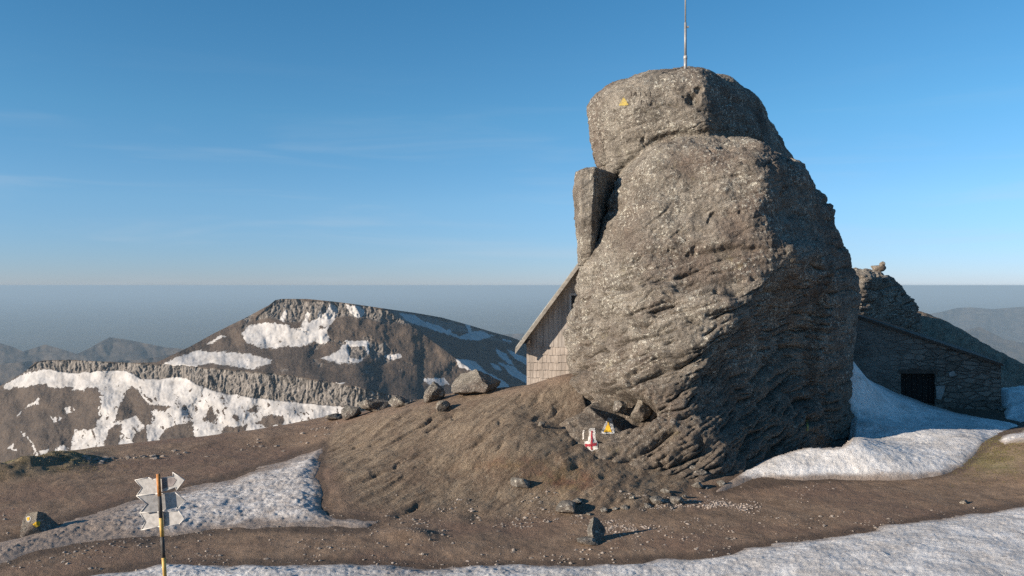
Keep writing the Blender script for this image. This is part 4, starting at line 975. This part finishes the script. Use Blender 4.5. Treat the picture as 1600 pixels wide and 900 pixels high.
# ------------------------------------------------------------------ grass and gravel
def tufts(name, n, fpx, fpy, sx, sy, mat, label, hgt=(.03, .08)):
    V = []; Fc = []
    for i in range(n):
        a, b_ = random.gauss(fpx, sx), random.gauss(fpy, sy)
        Y = F * CZ / max(b_ - H0, 150); x, y = X_(a, Y), Y; z = gz_at(x, y)
        for k in range(7):
            ang = random.uniform(0, 6.28); h = random.uniform(*hgt); r_ = random.uniform(0, .05)
            bx, by = x + r_ * math.cos(ang), y + r_ * math.sin(ang); lean = random.uniform(.2, .9) * h; w = .006
            c, s_ = math.cos(ang), math.sin(ang); j = len(V); z0 = z - .01
            V += [(bx - s_*w, by + c*w, z0), (bx + s_*w, by - c*w, z0), (bx + c*lean*.5, by + s_*lean*.5, z0 + h*.7), (bx + c*lean, by + s_*lean, z0 + h*.85)]
            Fc += [(j, j+1, j+2), (j+2, j+1, j+3)]
    tag(mesh_obj(name, np.array(V), np.array(Fc), M[mat], smooth_=False), label, kind='stuff')
tufts('grass', 900, 50, 730, 60, 7, 'grass', 'short dry grass on the left rim', (.012, .04))
tufts('grass', 1300, 1570, 722, 40, 15, 'moss', 'mossy turf on the right bank', (.012, .035))
ico_v = np.array([(0,0,1),(1,0,0),(0,1,0),(-1,0,0),(0,-1,0),(0,0,-1),(.7,.7,.5),(-.7,.6,.4),(-.6,-.7,.5),(.7,-.6,.4)], float)
ico_f = [(0,6,7),(0,7,8),(0,8,9),(0,9,6),(6,2,7),(7,3,8),(8,4,9),(9,1,6),(1,2,6),(2,3,7),(3,4,8),(4,1,9),(2,1,5),(3,2,5),(4,3,5),(1,4,5)]
def gravel(name, n, sampler, smin, smax, mat, label):
    V = []; Fc = []
    for i in range(n):
        a, b_ = sampler(); Y = F * CZ / (b_ - H0); x, y = X_(a, Y), Y
        if float(smooth(-.25, .45, perlin(np.array([[x * .9, y * .9, 3.]])) + .6 * perlin(np.array([[x * 3, y * 3, 7.]])))[0]) < random.random(): continue
        z = gz_at(x, y)
        s = smin * (smax / smin) ** (random.random() ** 2.2)
        sc = np.array([random.uniform(.7, 1.3), random.uniform(.7, 1.3), random.uniform(.45, .9)]) * s
        an = random.uniform(0, 6.28); c, s_ = math.cos(an), math.sin(an)
        p = ico_v * np.random.RandomState(i).uniform(.75, 1.2, ico_v.shape) * sc
        p = np.stack([p[:, 0]*c - p[:, 1]*s_, p[:, 0]*s_ + p[:, 1]*c, p[:, 2]], -1) + (x, y, z - s * .05)
        j = len(V) * 10; V.append(p); Fc += [tuple(q + j for q in f) for f in ico_f]
    tag(mesh_obj(name, np.concatenate(V), np.array(Fc), M[mat], smooth_=False), label, kind='stuff')
gravel('gravel', 5200, lambda: (random.uniform(0, 1600), random.choice([random.uniform(805, 890), random.gauss(828, 18) if random.random() < .5 else random.uniform(795, 880)])), .006, .035, 'gravel', 'loose gravel on the bare earth')
gravel('gravel', 2600, lambda: (random.uniform(960, 1250), 0) if False else (lambda a: (a, 818 - (a - 960) * .15 + random.gauss(0, 9)))(random.gauss(1090, 90)), .007, .03, 'gravel_pale', 'pale gravel spilled along the outcrop foot')
gravel('gravel', 900, lambda: (random.uniform(600, 1120), random.uniform(782, 818)), .008, .045, 'gravel', 'broken stones at the foot of the rocky slope')

gravel('rubble', 420, lambda: (lambda a: (a, np.interp(a, [0, 130, 300, 420, 520], [744, 722, 700, 686, 672]) + abs(random.gauss(0, 7))))(random.uniform(110, 540)), .012, .085, 'gravel', 'small stones strewn along the rim')
# ------------------------------------------------------------------ air, sky, sun, camera
def haze_mat():
    m = bpy.data.materials.new('haze'); m.use_nodes = True; t = m.node_tree; t.nodes.clear()
    o = t.nodes.new('ShaderNodeOutputMaterial'); v = t.nodes.new('ShaderNodeVolumePrincipled')
    v.inputs['Color'].default_value = (.385, .51, .615, 1); v.inputs['Density'].default_value = 3.4e-5; v.inputs['Anisotropy'].default_value = .0
    t.links.new(v.outputs[0], o.inputs['Volume']); return m
m = MB(); m.box(-249000, 249000, -249000, 249000, -1501, 14.2)
tag(m.build('haze', haze_mat()), kind='stuff')

w = bpy.data.worlds.new('World'); scene.world = w; w.use_nodes = True
nt = w.node_tree; bg = nt.nodes['Background']; sky = nt.nodes.new('ShaderNodeTexSky'); sky.sky_type = 'NISHITA'; sky.sun_disc = False
sky.sun_elevation = R(SUN_EL); sky.sun_rotation = math.atan2(SUN_AZ[0], SUN_AZ[1]); sky.altitude = 2200; sky.air_density = 1.0; sky.dust_density = .0; sky.ozone_density = 4.0
mx_ = nt.nodes.new('ShaderNodeMix'); mx_.data_type = 'RGBA'; mx_.blend_type = 'MULTIPLY'; mx_.inputs[0].default_value = 1; 
gt = nt.nodes.new('ShaderNodeTexCoord'); gs = nt.nodes.new('ShaderNodeSeparateXYZ'); nt.links.new(gt.outputs['Generated'], gs.inputs[0])
gr = nt.nodes.new('ShaderNodeValToRGB'); nt.links.new(gs.outputs[2], gr.inputs[0]); el = gr.color_ramp.elements
el[0].position = 0; el[0].color = (.56, .58, .78, 1); el[1].position = .36; el[1].color = (.52, 1.0, 1.0, 1); e2_ = el.new(.2); e2_.color = (.66, .98, .94, 1); e_ = el.new(.10); e_.color = (.74, .86, .88, 1)
nt.links.new(gr.outputs[0], mx_.inputs[7])
cm = nt.nodes.new('ShaderNodeMapping'); cm.inputs['Scale'].default_value = (1.6, 1.6, 15); cm.inputs['Rotation'].default_value = (R(2), R(1.5), 0); nt.links.new(gt.outputs['Generated'], cm.inputs[0])
cn = nt.nodes.new('ShaderNodeTexNoise'); cn.inputs['Scale'].default_value = 2.2; cn.inputs['Detail'].default_value = 7; cn.inputs['Distortion'].default_value = .6; nt.links.new(cm.outputs[0], cn.inputs['Vector'])
cr_ = nt.nodes.new('ShaderNodeMapRange'); cr_.interpolation_type = 'SMOOTHSTEP'
for i_, v_ in zip(range(1, 5), (.48, .78, 0, .20)): cr_.inputs[i_].default_value = v_
nt.links.new(cn.outputs[0], cr_.inputs[0])
ck = nt.nodes.new('ShaderNodeMapRange'); ck.interpolation_type = 'SMOOTHSTEP'
for i_, v_ in zip(range(1, 5), (.30, .06, 0, 1)): ck.inputs[i_].default_value = v_
nt.links.new(gs.outputs[2], ck.inputs[0])
cx = nt.nodes.new('ShaderNodeMath'); cx.operation = 'MULTIPLY'; nt.links.new(cr_.outputs[0], cx.inputs[0]); nt.links.new(ck.outputs[0], cx.inputs[1])
cl_ = nt.nodes.new('ShaderNodeMix'); cl_.data_type = 'RGBA'; cl_.inputs[7].default_value = (3.6, 4.1, 4.6, 1); nt.links.new(cx.outputs[0], cl_.inputs[0])
nt.links.new(sky.outputs[0], mx_.inputs[6]); nt.links.new(mx_.outputs[2], cl_.inputs[6]); nt.links.new(cl_.outputs[2], bg.inputs[0]); bg.inputs[1].default_value = .09
sun = bpy.data.lights.new('sun', 'SUN'); sun.energy = 5.0; sun.angle = R(.5); sun.color = (1.0, .87, .72)
so = bpy.data.objects.new('sun', sun); col.objects.link(so); so.location = (-30, -20, 30)
d = Vector((SUN_AZ[0], SUN_AZ[1], 0)).normalized() * math.cos(R(SUN_EL)) + Vector((0, 0, math.sin(R(SUN_EL))))
so.rotation_euler = d.to_track_quat('Z', 'Y').to_euler()
cam = bpy.data.cameras.new('camera'); co = bpy.data.objects.new('camera', cam); col.objects.link(co); scene.camera = co
co.location = (0, 0, CZ); co.rotation_euler = (R(90), 0, 0); cam.sensor_width = 36; cam.lens = 36 * F / 1600; cam.shift_y = -(450 - H0) / 1600
cam.clip_start = .1; cam.clip_end = 600000
vs = scene.view_settings; vs.view_transform = 'Standard'; vs.look = 'None'; vs.exposure = .8; vs.gamma = 1
scene.cycles.use_denoising = False; scene.cycles.max_bounces = 6; scene.cycles.volume_bounces = 3
